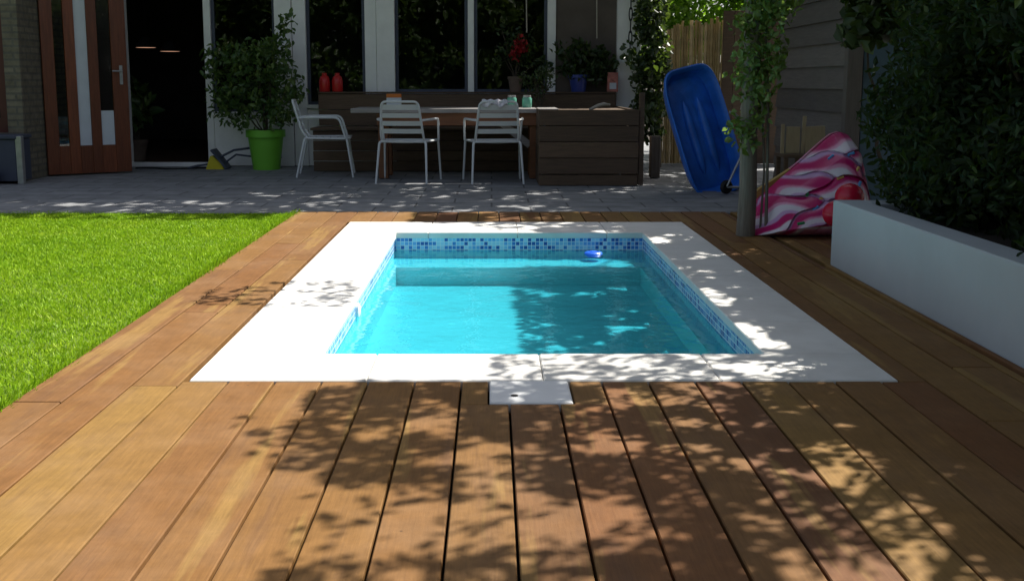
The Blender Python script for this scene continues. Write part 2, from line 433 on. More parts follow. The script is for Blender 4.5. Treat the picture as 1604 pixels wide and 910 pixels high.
# ------------------------------------------------------------------ ground, lawn, patio, deck
# outline of the pool
CX0, CX1, CY0, CY1 = -0.977, 1.312, 3.269, 7.15      # coping outside
PX0, PX1, PY0, PY1 = -0.61, 0.965, 3.606, 6.636     # coping inside
DECK_BACK = 7.745; LAWN_X = -1.448; PLX = 1.775; PLY = 5.41
def sheet(rects, z, name, mat, kind='structure'):
    b = MB()
    for x0, y0, x1, y1 in rects: b.add([(x0, y0, z), (x1, y0, z), (x1, y1, z), (x0, y1, z)], [(0, 1, 2, 3)])
    return tag(b.build(name, mat), kind=kind)
g = 0.1
sheet([(-400, -400, 400, PY0 - g), (-400, PY1 + g, 400, 400), (-400, PY0 - g, PX0 - g, PY1 + g), (PX1 + g, PY0 - g, 400, PY1 + g)], -0.075, 'ground', M['soil'])
b = MB(); b.box((-9.5, -6, -0.07), (LAWN_X - 0.004, 7.80, -0.022)); tag(b.build('lawn_bed', M['lawn_soil']), kind='structure')
b = MB(); b.box((-9.5, DECK_BACK + 0.004, -0.07), (8, 17, -0.006), 0.004); tag(b.build('patio', M['pavers']), kind='structure')

# deck: boards along Y, 150 mm pitch, cut round the coping
b = MB(); pitch = 0.15; gx = -0.0965; gap = 0.0068
def board(x0, x1, y0, y1):
    z0, z1, c = -0.03, 0.0 + random.uniform(-0.0012, 0.0012), 0.0025
    if x1 - x0 < 0.012 or y1 - y0 < 0.03: return
    b.box((x0, y0, z0), (x1, y1, z1), c)
k0 = -9
for k in range(k0, 13):
    x0 = gx + pitch * k + gap / 2; x1 = gx + pitch * (k + 1) - gap / 2
    if k == 12: x1 = PLX - 0.035
    spans = []
    # the strip of x that overlaps the coping is cut out
    if x1 <= CX0 or x0 >= CX1: parts = [(x0, x1, -1.2, DECK_BACK)]
    else:
        xl, xr = max(x0, CX0 + 0.003), min(x1, CX1 - 0.003)
        parts = [(x0, x1, -1.2, CY0 - 0.004), (x0, x1, CY1 + 0.004, DECK_BACK)]
        if x0 < CX0 - 0.02: parts.append((x0, CX0 - 0.003, CY0 - 0.004, CY1 + 0.004))
        if x1 > CX1 + 0.02: parts.append((CX1 + 0.003, x1, CY0 - 0.004, CY1 + 0.004))
    for (a0, a1, y0, y1) in parts:
        if y1 - y0 > 1.5:
            if k == -9: cuts = [0.6, 3.05, 5.3]
            elif k == -8: cuts = [1.4, 4.3, 6.2]
            elif k == -7: cuts = [0.8, 3.22, 5.6]
            elif k in (-6, -5) : cuts = [random.uniform(-.4, .9), random.uniform(4.4, 6.2)]
            elif y1 < 4: cuts = [random.uniform(-0.7, 0.9)]
            else: cuts = [random.uniform(0.2, 1.0), random.uniform(2.4, 3.6), random.uniform(5.0, 6.4)]
        else: cuts = []
        ys = [y0] + [c for c in cuts if y0 + .2 < c < y1 - .2] + [y1]
        for i in range(len(ys) - 1):
            s0 = ys[i] + (0.0015 if i else 0); s1 = ys[i + 1] - (0.0015 if i < len(ys) - 2 else 0)
            # leave the opening of the skimmer lid
            LX0, LX1, LY = -0.008, 0.247, 3.028
            if abs(s1 - (CY0 - 0.004)) < 1e-6 and a1 > LX0 and a0 < LX1:
                if a0 < LX0 - .02: board(a0, LX0 - .004, LY - .004, s1)
                if a1 > LX1 + .02: board(LX1 + .004, a1, LY - .004, s1)
                board(a0, a1, s0, LY - 0.004 - 0.0)
            else: board(a0, a1, s0, s1)
for k in range(12, 20):   # the boards run on behind the end of the planter
    x0 = max(gx + pitch * k + gap / 2, PLX + .002); board(x0, gx + pitch * (k + 1) - gap / 2, PLY + .012, DECK_BACK)
tag(b.build('deck', M['deck']), kind='structure')

# grass
def grass():
    X0, X1, Y0, Y1 = -6.2, LAWN_X + 0.012, 1.6, 7.83
    n = 460000
    x = rng.uniform(X0, X1, n); y = Y0 + (Y1 - Y0) * rng.random(n) ** 1.15
    keep = (x / y > -0.62) & (x > X0)
    x, y = x[keep], y[keep]; n = len(x)
    patch = 0.5 + 0.5 * np.sin(x * 3.1 + 1.3 * np.sin(y * 2.3)) * np.sin(y * 2.7 + 1.1 * np.sin(x * 1.9))
    h = rng.uniform(0.010, 0.023, n) * (0.75 + 0.5 * patch)
    w = rng.uniform(0.0012, 0.0023, n) * (0.8 + 0.12 * y)
    a = rng.uniform(0, 2 * np.pi, n); la = rng.uniform(0, 2 * np.pi, n); lean = h * np.abs(rng.normal(0.55, 0.45, n))
    ed = x > LAWN_X - .05; h[ed] *= rng.uniform(1.0, 1.9, ed.sum()); lean[ed] *= 1.3; la[ed] *= .5; la[ed] -= 1.5   # blades along the deck hang over its edge a little
    p = np.stack([x, y, np.full(n, -0.023)], 1)
    s = np.stack([np.cos(a) * w, np.sin(a) * w, np.zeros(n)], 1)
    l = np.stack([np.cos(la) * lean, np.sin(la) * lean, h], 1)
    mid = p + l * 0.55 + np.array([0, 0, 1]) * (h * 0.12)[:, None]
    V = np.stack([p - s, p + s, mid + s * .75, p + l, mid - s * .75], 1).reshape(-1, 3)
    F = (np.arange(n) * 5)[:, None] + np.array([[0, 1, 2, 3, 4]])
    o = np_mesh('grass', V, F, M['grass']); tag(o, 'short bright green lawn grass beside the wooden deck', 'grass', kind='stuff')
grass()

# ------------------------------------------------------------------ pool
WZ = -0.112; FLZ = -0.262
pool = thing('swimming_pool', 'small rectangular pool with white stone coping and blue mosaic waterline', 'pool', ((PX0 + PX1) / 2, (PY0 + PY1) / 2, FLZ))
b = MB(); T = 0.036; zt = 0.003
def slabs_x(x0, x1, y0, y1, n):
    w = (x1 - x0) / n
    for i in range(n): b.box((x0 + w * i + .0014, y0, -T), (x0 + w * (i + 1) - .0014, y1, zt + random.uniform(-.0006, .0006)), 0.004)
def slabs_y(x0, x1, y0, y1, n):
    w = (y1 - y0) / n
    for i in range(n): b.box((x0, y0 + w * i + .0014, -T), (x1, y0 + w * (i + 1) - .0014, zt + random.uniform(-.0006, .0006)), 0.004)
slabs_x(CX0, CX1, CY0, PY0, 4); slabs_x(CX0, CX1, PY1, CY1, 4)
slabs_y(CX0, PX0, PY0 + .001, PY1 - .001, 6); slabs_y(PX1, CX1, PY0 + .001, PY1 - .001, 6)
b.build('coping', M['coping'], pool)
e = 0.012   # the coping overhangs the walls
b = MB(); x0, x1, y0, y1 = PX0 - e, PX1 + e, PY0 - e, PY1 + e; zb = -0.122
for (p, q) in (((x0, y0), (x1, y0)), ((x1, y0), (x1, y1)), ((x1, y1), (x0, y1)), ((x0, y1), (x0, y0))):
    b.add([(p[0], p[1], zb), (q[0], q[1], zb), (q[0], q[1], -T + .001), (p[0], p[1], -T + .001)], [(0, 1, 2, 3)])
b.build('tile_band', M['mosaic'], pool)
b = MB(); d = -0.003
bx0, bx1, by0, by1 = x0 - d, x1 + d, y0 - d, y1 + d
lz = -0.148; LFAR = 0.40; LL = 0.045; LR = 0.075
ix0, ix1, iy0, iy1 = x0 + LL, x1 - LR, y0, y1 - LFAR
V = [(x0, y0, zb), (x1, y0, zb), (x1, y1, zb), (x0, y1, zb), (x0, y0, lz - .008), (x1, y0, lz - .008), (x1, y1, lz - .008), (x0, y1, lz - .008)]
lz = lz - .008
b.add(V, [(0, 1, 5, 4), (1, 2, 6, 5), (2, 3, 7, 6), (3, 0, 4, 7)])
b.add([(x0, y1, lz), (x1, y1, lz), (x1, iy1, lz), (x0, iy1, lz)], [(0, 1, 2, 3)])
b.add([(x0, iy1, lz), (ix0, iy1, lz), (ix0, y0, lz), (x0, y0, lz)], [(0, 1, 2, 3)])
b.add([(ix1, iy1, lz), (x1, iy1, lz), (x1, y0, lz), (ix1, y0, lz)], [(0, 1, 2, 3)])
b.add([(ix0, y0, lz), (ix1, y0, lz), (ix1, iy1, lz), (ix0, iy1, lz), (ix0, y0, FLZ), (ix1, y0, FLZ), (ix1, iy1, FLZ), (ix0, iy1, FLZ)],
      [(0, 1, 5, 4), (1, 2, 6, 5), (2, 3, 7, 6), (3, 0, 4, 7), (4, 5, 6, 7)])
b.build('basin', M['liner'], pool)
b = MB(); b.tube([(x0 - .005, 4.72, -.085), (x0 + .012, 4.72, -.085), (x0 + .018, 4.72, -.085)], [.034, .034, .02], 16); b.build('return_inlet', M['lid'], pool)
n = 60
b = MB(); b.add([(x0, y0, WZ), (x1, y0, WZ), (x1, y1, WZ), (x0, y1, WZ)], [(0, 1, 2, 3)]); tag(b.build('water', M['water'], recalc=False), kind='structure')
# floating dispenser
fl = thing('floating_dispenser', 'small bright blue floating dispenser disc drifting at the far end of the pool', 'pool float', (0.64, 6.50, WZ))
b = MB(); b.lathe([(0, -.02), (.035, -.02), (.052, -.008), (.058, .002), (.052, .010), (.036, .014), (.034, .010), (0, .010)], (.64, 6.50, WZ)); b.build('float_ring', M['toyblue'], fl)
b = MB(); b.lathe([(.0, .010), (.024, .010), (.024, .015), (.012, .018), (0, .018)], (.64, 6.50, WZ), 16); b.build('cap', M['toyblue'], fl)
# skimmer lid
sk = thing('skimmer_lid', 'square white skimmer lid set into the deck boards against the front coping', 'pool lid', (.12, 3.15, 0))
b = MB(); b.box((-.006, 3.030, -.03), (.245, 3.264, .0035), .004); b.build('lid_plate', M['lid'], sk)
b = MB(); b.lathe([(0, .0), (.012, 0), (.010, -.004), (0, -.004)], (.07, 3.10, .0045), 14); b.build('finger_hole', M['rubber'], sk)

# ------------------------------------------------------------------ house
FY = 12.1
house = thing('house', 'brick house with white posts, dark windows and an open garden door', 'house', (-1.5, FY, 0))
# upper storey and roof, out of view, raised to lengthen the house shadow
b = MB(); b.box((-6.5, FY + .02, 2.72), (1.72, 18, 6.35)); b.box((-4.735, 10.30, -.02), (-4.578, FY + .3, 2.7), .004); b.build('wall', M['brick'], house)
b = MB(); b.box((-4.50, FY, 2.36), (1.72, FY + .12, 2.70)); b.build('lintel', M['white'], house)
b = MB(); b.box((-6.8, 11.85, 2.70), (1.9, 12.12, 2.86)); b.build('canopy', M['white'], house)
b = MB(); b.add([(-6.9, 11.5, 6.25), (2.1, 11.5, 6.25), (2.1, 15, 8.4), (-6.9, 15, 8.4), (-6.9, 18.5, 6.25), (2.1, 18.5, 6.25),
               (-6.9, 11.5, 6.35), (2.1, 11.5, 6.35), (2.1, 15, 8.52), (-6.9, 15, 8.52), (-6.9, 18.5, 6.35), (2.1, 18.5, 6.35)],
              [(0, 1, 2, 3), (3, 2, 5, 4), (6, 7, 8, 9), (9, 8, 11, 10), (0, 1, 7, 6), (4, 5, 11, 10), (0, 3, 9, 6), (3, 4, 10, 9), (1, 2, 8, 7), (2, 5, 11, 8)])
b.build('roof', M['felt'], house)
for (xa, xb) in ((-4.2, -3.0), (-1.8, -.6), (.2, 1.2)):
    b = MB(); b.box((xa, FY - .01, 3.5), (xb, FY + .06, 4.8)); w_ = b.build('upper_window', M['white'], house)
    b = MB(); b.add([(xa + .07, FY - .013, 3.57), (xb - .07, FY - .013, 3.57), (xb - .07, FY - .013, 4.73), (xa + .07, FY - .013, 4.73)], [(0, 1, 2, 3)]); b.build('pane', M['glass'], w_, recalc=False)
# room behind
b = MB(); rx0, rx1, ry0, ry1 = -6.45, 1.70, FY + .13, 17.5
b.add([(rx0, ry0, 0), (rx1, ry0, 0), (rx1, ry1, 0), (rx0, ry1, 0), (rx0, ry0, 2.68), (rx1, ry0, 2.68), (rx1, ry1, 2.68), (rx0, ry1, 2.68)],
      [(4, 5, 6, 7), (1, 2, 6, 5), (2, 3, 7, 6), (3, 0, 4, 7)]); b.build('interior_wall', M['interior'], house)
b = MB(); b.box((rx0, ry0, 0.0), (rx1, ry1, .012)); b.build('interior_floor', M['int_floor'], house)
# posts and panels of the facade (x0, x1, z0, z1)
def fpart(name, x0, x1, z0, z1, mat, y0=FY, y1=FY + .12, c=.004):
    b = MB(); b.box((x0, y0, z0), (x1, y1, z1), c); return b.build(name, mat, house)
fpart('jamb', -4.26, -4.17, .0, 2.36, M['white']); fpart('jamb', -3.27, -3.19, .0, 2.36, M['white'])
fpart('facade_panel', -4.577, -4.262, 0, 2.36, M['brown_wall'], FY + .01)
fpart('threshold', -4.26, -3.19, -.005, .045, M['white'], FY - .06, FY - .003)
fpart('post', -2.46, -2.27, .0, 2.36, M['white'], FY - .03); fpart('post', -2.262, -2.11, .0, 2.36, M['white'], FY - .01)
fpart('post', -1.44, -1.31, .70, 2.36, M['white'], FY - .01); fpart('post', -1.305, -1.10, .70, 2.36, M['white'], FY - .03)
fpart('mullion', -.27, -.20, .80, 2.36, M['white']); fpart('mullion', .635, .73, .80, 2.36, M['white'])
fpart('panel', -3.19, -2.46, 0, .58, M['white'], FY + .01); fpart('panel', -2.11, -1.10, 0, .66, M['white'], FY + .02); fpart('panel', -1.10, .73, 0, .80, M['brown_wall'], FY + .02)
fpart('panel', .73, 1.42, 0, 2.36, M['brown_wall'], FY + .03)
fpart('post', 1.42, 1.69, 0, 2.70, M['white'], FY - .06)
fpart('sill', -3.20, -2.46, .58, .62, M['white'], FY - .04); fpart('sill', -2.115, -1.44, .662, .70, M['white'], FY - .04); fpart('sill', -1.10, .73, .802, .84, M['white'], FY - .03)
def fwin(x0, x1, z0, z1):
    b = MB(); t = .035
    b.box((x0, FY + .04, z0), (x0 + t, FY + .09, z1)); b.box((x1 - t, FY + .04, z0), (x1, FY + .09, z1))
    b.box((x0 + t, FY + .042, z0), (x1 - t, FY + .088, z0 + t)); b.box((x0 + t, FY + .042, z1 - t), (x1 - t, FY + .088, z1))
    w_ = b.build('window', M['navy'], house)
    b = MB(); b.add([(x0 + t, FY + .06, z0 + t), (x1 - t, FY + .06, z0 + t), (x1 - t, FY + .06, z1 - t), (x0 + t, FY + .06, z1 - t)], [(0, 1, 2, 3)])
    b.build('pane', M['glass'], w_, recalc=False)
fwin(-3.188, -2.462, .622, 2.358); fwin(-2.108, -1.442, .702, 2.358); fwin(-1.098, -.272, .842, 2.358); fwin(-.198, .633, .842, 2.358)
# side bay on the left with a dark red window
fpart('bay_wall', -6.5, -4.745, -.02, .46, M['brick'], 10.42, 10.6)
b = MB()
for (xa, xb, za, zb_) in ((-6.5, -6.3, .462, 2.7), (-4.86, -4.745, .462, 2.7), (-6.3, -4.86, .462, .60), (-6.3, -4.86, 2.4, 2.7), (-5.62, -5.54, .6, 2.4)):
    b.box((xa, 10.43, za), (xb, 10.53, zb_))
w_ = b.build('bay_window', M['darkred'], house)
b = MB(); b.add([(-6.3, 10.48, .6), (-4.86, 10.48, .6), (-4.86, 10.48, 2.4), (-6.3, 10.48, 2.4)], [(0, 1, 2, 3)]); b.build('pane', M['glass'], w_, recalc=False)
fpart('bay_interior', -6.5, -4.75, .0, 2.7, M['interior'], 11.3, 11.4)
# open door leaf: hinged at the pier, local x along the leaf
A_ = Vector((-4.565, 10.77, .0)); B_ = Vector((-3.865, 11.235, 0)); LW = (B_ - A_).length; la = math.atan2(B_.y - A_.y, B_.x - A_.x)
b = MB(); zt_ = 2.25; cuts = [0, .145, .265, .39, .535, .655, .815, 1.0]
for i in range(0, 8, 2):
    b.box((cuts[i] * LW, -.02, .012), (cuts[i + 1] * LW, .022, zt_), .003)
for i in (1, 3, 5):
    b.box((cuts[i] * LW + .0005, -.018, .012), (cuts[i + 1] * LW - .0005, .02, .30), .002); b.box((cuts[i] * LW + .0005, -.018, 2.1), (cuts[i + 1] * LW - .0005, .02, zt_), .002)
door = b.build('door', M['door'], house, world=False)
door.location = A_ - house.location; door.rotation_euler = (0, 0, la)
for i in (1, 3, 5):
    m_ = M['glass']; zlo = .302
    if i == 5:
        b = MB(); b.box((cuts[i] * LW + .002, -.004, .302), (cuts[i + 1] * LW - .002, .004, .66)); o = b.build('painted_reflection', M['paper'], door, world=False); o['label'] = 'pale painted reflection low in the right glass strip'; zlo = .663  # bright reflection in the glass, painted as a pale sheet
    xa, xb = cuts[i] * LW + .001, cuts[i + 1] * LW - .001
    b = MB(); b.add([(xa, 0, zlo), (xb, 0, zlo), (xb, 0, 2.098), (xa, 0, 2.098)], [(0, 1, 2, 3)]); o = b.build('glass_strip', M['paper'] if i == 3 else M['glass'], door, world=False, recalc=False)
    if i == 3: o['label'] = 'middle glass strip painted pale grey as a sky reflection'  # sky reflection on this strip is put into its pale colour
b = MB(); b.box((.90 * LW, -.03, .93), (.94 * LW, -.0205, 1.13), .003); b.tube([(.92 * LW, -.03, 1.07), (.92 * LW, -.07, 1.07), (.91 * LW, -.075, 1.07), (.80 * LW, -.075, 1.07)], .009, 8)
b.build('handle', M['steel'], door, world=False)
# pendant lamps in the room
for i, (x, y, z, lab) in enumerate(((-4.55, 14.0, 1.40, 'dim pendant lamp seen through the open door, the one nearer the door leaf'), (-4.28, 14.15, 1.355, 'dim pendant lamp seen through the open door, the one nearer the pot plant'))):
    p = thing('pendant_lamp', lab, 'lamp', (x, y, z), 0, 'pendant lamps inside the house')
    b = MB(); b.lathe([(.03, .14), (.06, .12), (.135, .008), (.13, .006), (.055, .11), (.03, .13)], (x, y, z), 20); b.build('lamp_shade', M['rubber'], p)
    b = MB(); b.lathe([(0, .012), (.125, .012), (.125, .006), (0, .006)], (x, y, z), 20); b.build('diffuser', emit('warm lamp %d' % i, (1, .55, .35), .35), p)
    b = MB(); b.tube([(x, y, z + .13), (x, y, 2.67)], .004, 6); b.build('cord', M['rubber'], p)

# ------------------------------------------------------------------ fence, shed, background
fe = thing('bamboo_fence', 'pale bamboo cane screen between the house corner and the vine', 'fence', (2.45, 12.55, 0))
b = MB(); x = 2.0
while x < 2.68:
    r = random.uniform(.013, .02); x += r * 2 - random.uniform(.000, .003); tp = 1.60 + (x - 2.1) * .12 + random.uniform(-.04, .05)
    b.tube([(x, 12.5 + random.uniform(-.008, .008), 0), (x + random.uniform(-.008, .008), 12.5, tp)], r, 8)
b.build('canes', M['bamboo'], fe)
for z in (.35, .9, 1.45):
    b = MB(); b.tube([(2.0, 12.53, z), (2.7, 12.53, z)], .012, 6); b.build('rail', M['bark'], fe)
fe = thing('board_fence', 'dark brown board fence standing right of the bamboo screen', 'fence', (3.1, 12.5, 0))
b = MB(); x = 2.70
for k in range(9): b.box((x, 12.42, 0), (x + .13, 12.445, 1.78 + random.uniform(-.015, .015)), .003); x += .134
b.build('board_panel', M['bench_wood'], fe)
for z in (.3, 1.4):
    b = MB(); b.box((2.72, 12.447, z), (3.88, 12.49, z + .08)); b.build('rail', M['bench_wood'], fe)

SX = 2.70
shed = thing('garden_shed', 'grey brown clapboard shed with a faded blue door beyond the pink float', 'shed', (3.6, 9, 0))
b = MB(); z = 0.0
while z < 2.5:
    b.add([(SX, 8.06, z), (SX, 10.05, z), (SX + .022, 10.05, z + .185), (SX + .022, 8.06, z + .185), (SX + .05, 8.06, z), (SX + .05, 10.05, z), (SX + .05, 10.05, z + .185), (SX + .05, 8.06, z + .185)],
          [(0, 1, 2, 3), (0, 4, 5, 1), (0, 3, 7, 4), (1, 5, 6, 2), (3, 2, 6, 7), (4, 7, 6, 5)]); z += .18
b.build('clapboard_wall', M['siding'], shed)
b = MB(); b.box((SX + .052, 8.03, 0), (4.6, 10.05, 2.48)); b.build('wall', M['siding_y'], shed)
b = MB(); b.box((SX - .025, 7.97, 0), (SX + .09, 8.055, 2.5), .004); b.build('corner_board', M['siding_y'], shed)
b = MB(); b.box((SX + .10, 7.99, .03), (SX + .85, 8.026, 1.95), .004); dr = b.build('door', M['bluedoor'], shed)
b = MB(); b.tube([(SX + .17, 7.985, 1.0), (SX + .17, 7.96, 1.0), (SX + .17, 7.955, 1.1)], .008, 8); b.build('handle', M['steel'], dr)
b = MB(); b.box((SX + .86, 7.98, 0), (SX + .94, 8.028, 2.1), .003); b.build('door_frame', M['siding_y'], shed)
b = MB(); b.add([(SX - .2, 7.8, 2.5), (4.8, 7.8, 2.5), (4.8, 10.3, 2.75), (SX - .2, 10.3, 2.75), (SX - .2, 7.8, 2.58), (4.8, 7.8, 2.58), (4.8, 10.3, 2.83), (SX - .2, 10.3, 2.83)],
              [(0, 1, 2, 3), (4, 7, 6, 5), (0, 4, 5, 1), (1, 5, 6, 2), (2, 6, 7, 3), (3, 7, 4, 0)]); b.build('roof', M['felt'], shed)

def limb(b, p, q, r0, r1, wob=0.12, n=6):
    p, q = Vector(p), Vector(q); pts = []
    for i in range(n + 1):
        t = i / n; w = math.sin(t * math.pi) * wob * (q - p).length
        pts.append(p.lerp(q, t) + Vector((random.uniform(-1, 1), random.uniform(-1, 1), random.uniform(0, 1))) * w * .5)
    b.tube(pts, [r0 + (r1 - r0) * i / n for i in range(n + 1)], 7)

# ---- trees whose crowns shade the garden: leaf density follows a map of ground cover
def vnoise(x, y, s, seed):
    x = x * s + seed; y = y * s + seed * 1.7
    xi, yi = np.floor(x), np.floor(y); xf, yf = x - xi, y - yi
    def hsh(a, b_): v = np.sin(a * 127.1 + b_ * 311.7 + seed) * 43758.5453; return v - np.floor(v)
    u, w = xf * xf * (3 - 2 * xf), yf * yf * (3 - 2 * yf)
    return (hsh(xi, yi) * (1 - u) + hsh(xi + 1, yi) * u) * (1 - w) + (hsh(xi, yi + 1) * (1 - u) + hsh(xi + 1, yi + 1) * u) * w

def cover(x, y):
    c = np.zeros_like(x)
    def rect(x0, x1, y0, y1, v):
        m = (x >= x0) & (x < x1) & (y >= y0) & (y < y1); c[m] = v
    rect(-.42, 4, -3, 3.27, .76)                     # front deck
    rect(.4, 4, -3, 3.27, .86); rect(1.0, 4, -3, 3.27, .97)
    rect(-.56, -.40, 2.5, 3.22, .5); rect(-.74, -.56, 2.58, 2.9, .16)
    rect(-.45, -.12, 1.2, 2.40, .30); rect(-.12, .2, 1.2, 2.15, .42)
    rect(.55, 1.0, 1.7, 2.28, .42); rect(.02, .22, 2.0, 2.3, .3)
    rect(1.2, 1.5, 3.0, 3.5, .85)
    rect(.0, .6, 3.27, 3.62, .42); rect(.6, 1.0, 3.27, 3.62, .6); rect(1.0, 1.33, 3.27, 3.62, .9)
    rect(.30, .52, 3.62, 6.35, .62); rect(.48, .95, 3.62, 6.35, .95); rect(.10, .42, 4.05, 4.4, .55)
    rect(.95, 1.33, 3.62, 7.15, .965)
    rect(1.33, 6, 3.4, 7.75, .985)
    rect(-1.30, -.62, 4.45, 4.85, .36); rect(-1.05, -.64, 4.38, 4.98, .30)
    rect(-.12, .3, 6.75, 7.15, .5); rect(.3, 1.33, 6.62, 7.15, .82)
    rect(-.55, 1.4, 7.12, 7.75, .95)
    rect(-7, 1.2, 7.75, 9.25, .95); rect(-1.9, 1.2, 8.1, 9.95, .985); rect(-7, -1.9, 7.8, 9.6, .86); rect(1.2, 6, 7.75, 12.5, .985); rect(-4.2, -1.6, 7.42, 7.75, .6)
    for (a, q, ra, rb) in ((1.03, 6.28, .07, .22), (1.0, 4.6, .08, .22), (1.0, 3.95, .06, .16), (1.02, 3.75, .08, .09), (.92, 3.42, .14, .1)):
        c[((x - a) / ra) ** 2 + ((y - q) / rb) ** 2 < 1] = 0.04
    return c

def crown_points(region, hlo, hhi, L, width, seed, area_f=0.23):
    x0, x1, y0, y1 = region; A = (x1 - x0) * (y1 - y0); la_ = L * L * width * area_f
    nmax = int(A * 3.4 / la_)
    x = rng.uniform(x0, x1, nmax); y = rng.uniform(y0, y1, nmax)
    c = cover(x, y)
    nz = vnoise(x, y, 10.0, seed) * .6 + vnoise(x, y, 3.2, seed + 5) * .4
    lam = -np.log(np.maximum(1 - c, 0.02)) * np.clip((nz - .5) * 3.6 + 1.0, 0.06, 2.4)
    keep = rng.random(nmax) * 3.4 < lam
    x, y, nz = x[keep], y[keep], nz[keep]; n = len(x)
    h = hlo + (hhi - hlo) * np.clip(vnoise(x, y, 1.1, seed + 9) + rng.normal(0, .12, n), 0, 1)
    return np.stack([x + h * OX, y + h * OY, h], 1)

def shade_tree(name, label, base, region, hlo, hhi, L, width, seed, nl):
    t = thing(name, label, 'tree', base)
    P = crown_points(region, hlo, hhi, L, width, seed)
    leaves('crown', P, L, M['lf_tree'], t, width, 0.5)
    b = MB(); top = Vector((base[0] - .15, base[1], 1.7))
    b.tube([base, (base[0] + .04, base[1] + .03, .7), (base[0] - .05, base[1], 1.3), top], [.16, .13, .12, .10], 10); b.build('trunk', M['bark'], t)
    PL = P[(P[:, 0] - P[:, 2] * OX > .25) | (P[:, 1] - P[:, 2] * OY < 3.2)]; PL = PL[PL[:, 0] - PL[:, 2] * OX > -.4]
    for k in range(nl):
        q = PL[rng.integers(len(PL))]
        b = MB(); mid = top.lerp(Vector(q), .55) + Vector((0, 0, .25)); limb(b, top, mid, .055, .028); limb(b, mid, q, .026, .006)
        for j in range(3):
            d_ = np.linalg.norm(PL - np.array(mid), axis=1); near = PL[np.argsort(d_)[rng.integers(5, 400)]]
            limb(b, mid, near, .016, .004)
        b.build('limb', M['bark'], t)
    return t
shade_tree('garden_tree', 'leafy tree behind the white planter shading the deck and pool', (3.7, 4.6, -.07), (-1.7, 3.2, -1.0, 5.6), 1.85, 2.9, .060, .48, 3.3, 16)
shade_tree('shade_tree', 'tall leafy tree behind the shed spreading over the patio', (5.2, 11.4, -.07), (-6.5, 3.2, 5.6, 11.5), 3.2, 4.6, .12, .55, 8.1, 14)

# ---- planter and its shrubs
pl = thing('planter', 'long white rendered planter wall along the right side of the deck', 'planter', (2.3, 3.2, 0))
b = MB(); ph = .349
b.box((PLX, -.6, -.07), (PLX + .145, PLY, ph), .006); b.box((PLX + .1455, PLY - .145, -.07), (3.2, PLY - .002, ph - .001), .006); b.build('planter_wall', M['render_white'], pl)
b = MB(); b.box((PLX + .146, -.6, -.07), (3.2, PLY - .147, ph - .06)); b.build('soil', M['soil'], pl)
b = MB(); b.box((PLX - .030, -.6, -.03), (PLX - .004, PLY, .012), .003); tag(b.build('edge_board', M['deck']), 'narrow wooden edge board along the foot of the white planter', 'edging')

def shrub(name, label, loc, centres, per, rad, L, mat, width=.45, stems=8, up=.35):
    t = thing(name, label, 'shrub', loc)
    P = clumps(centres, per, rad); P = P[P[:, 2] > .02]
    leaves('foliage', P, L, mat, t, width, up)
    b = MB(); idx = rng.choice(len(centres), min(stems, len(centres)), replace=False)
    for i in idx:
        limb(b, (loc[0] + random.uniform(-.06, .06), loc[1] + random.uniform(-.06, .06), loc[2]), centres[i], .018, .005, .1)
    b.build('stems', M['bark'], t); return t
# the dense dark shrub over the planter
def vol(n, x0, x1, y0, y1, z0, z1):
    return np.stack([rng.uniform(x0, x1, n), rng.uniform(y0, y1, n), rng.uniform(z0, z1, n)], 1)
c = np.concatenate([vol(560, 2.0, 3.4, 2.4, 5.6, .42, 2.75), vol(170, 1.96, 3.1, 2.2, 5.4, .33, .7), vol(110, 2.04, 2.9, 4.7, 5.5, .38, .95)])
edge = 1.96 + .16 * np.sin(c[:, 1] * 3.1 + c[:, 2] * 2.3) + .1 * np.sin(c[:, 2] * 5.7)
c[:, 2] = np.minimum(c[:, 2], (c[:, 0] - 1.22) / .625 * rng.uniform(.8, 1.0, len(c)))
edge = np.maximum(edge, c[:, 1] * np.where(c[:, 2] < .95, .372, .395))
c = c[c[:, 0] > edge]
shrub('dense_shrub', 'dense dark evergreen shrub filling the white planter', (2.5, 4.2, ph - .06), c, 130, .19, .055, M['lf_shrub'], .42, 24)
c = vol(240, 2.3, 3.6, 5.6, 7.3, .2, 2.7); c = c[c[:, 0] > c[:, 1] * .405 + .06 * np.sin(c[:, 2] * 4)]
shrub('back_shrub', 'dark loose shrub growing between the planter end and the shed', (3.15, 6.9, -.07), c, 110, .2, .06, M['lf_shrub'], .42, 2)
c = vol(26, 1.95, 2.5, 3.2, 4.6, 1.25, 1.75)
shrub('light_climber', 'lighter green shoots with pointed leaves reaching over the dark shrub at the right edge', (2.45, 3.9, ph - .06), c, 16, .16, .085, M['lf_mid'], .36, 10)
c = vol(20, 2.45, 2.85, 7.1, 7.75, 1.25, 2.1)
shrub('shed_climber', 'broad leaved climber hanging over the blue shed door', (2.93, 7.7, -.07), c, 40, .16, .11, M['lf_dark'], .7, 1)
# plants behind the fence
c = vol(160, 1.9, 4.2, 13.0, 15.5, 1.35, 3.6)
t = shrub('sunlit_tree', 'bright sunlit green tree crown above the bamboo screen', (2.8, 14, -.07), c, 110, .3, .10, M['lf_bright'], .5, 10)
t['category'] = 'tree'
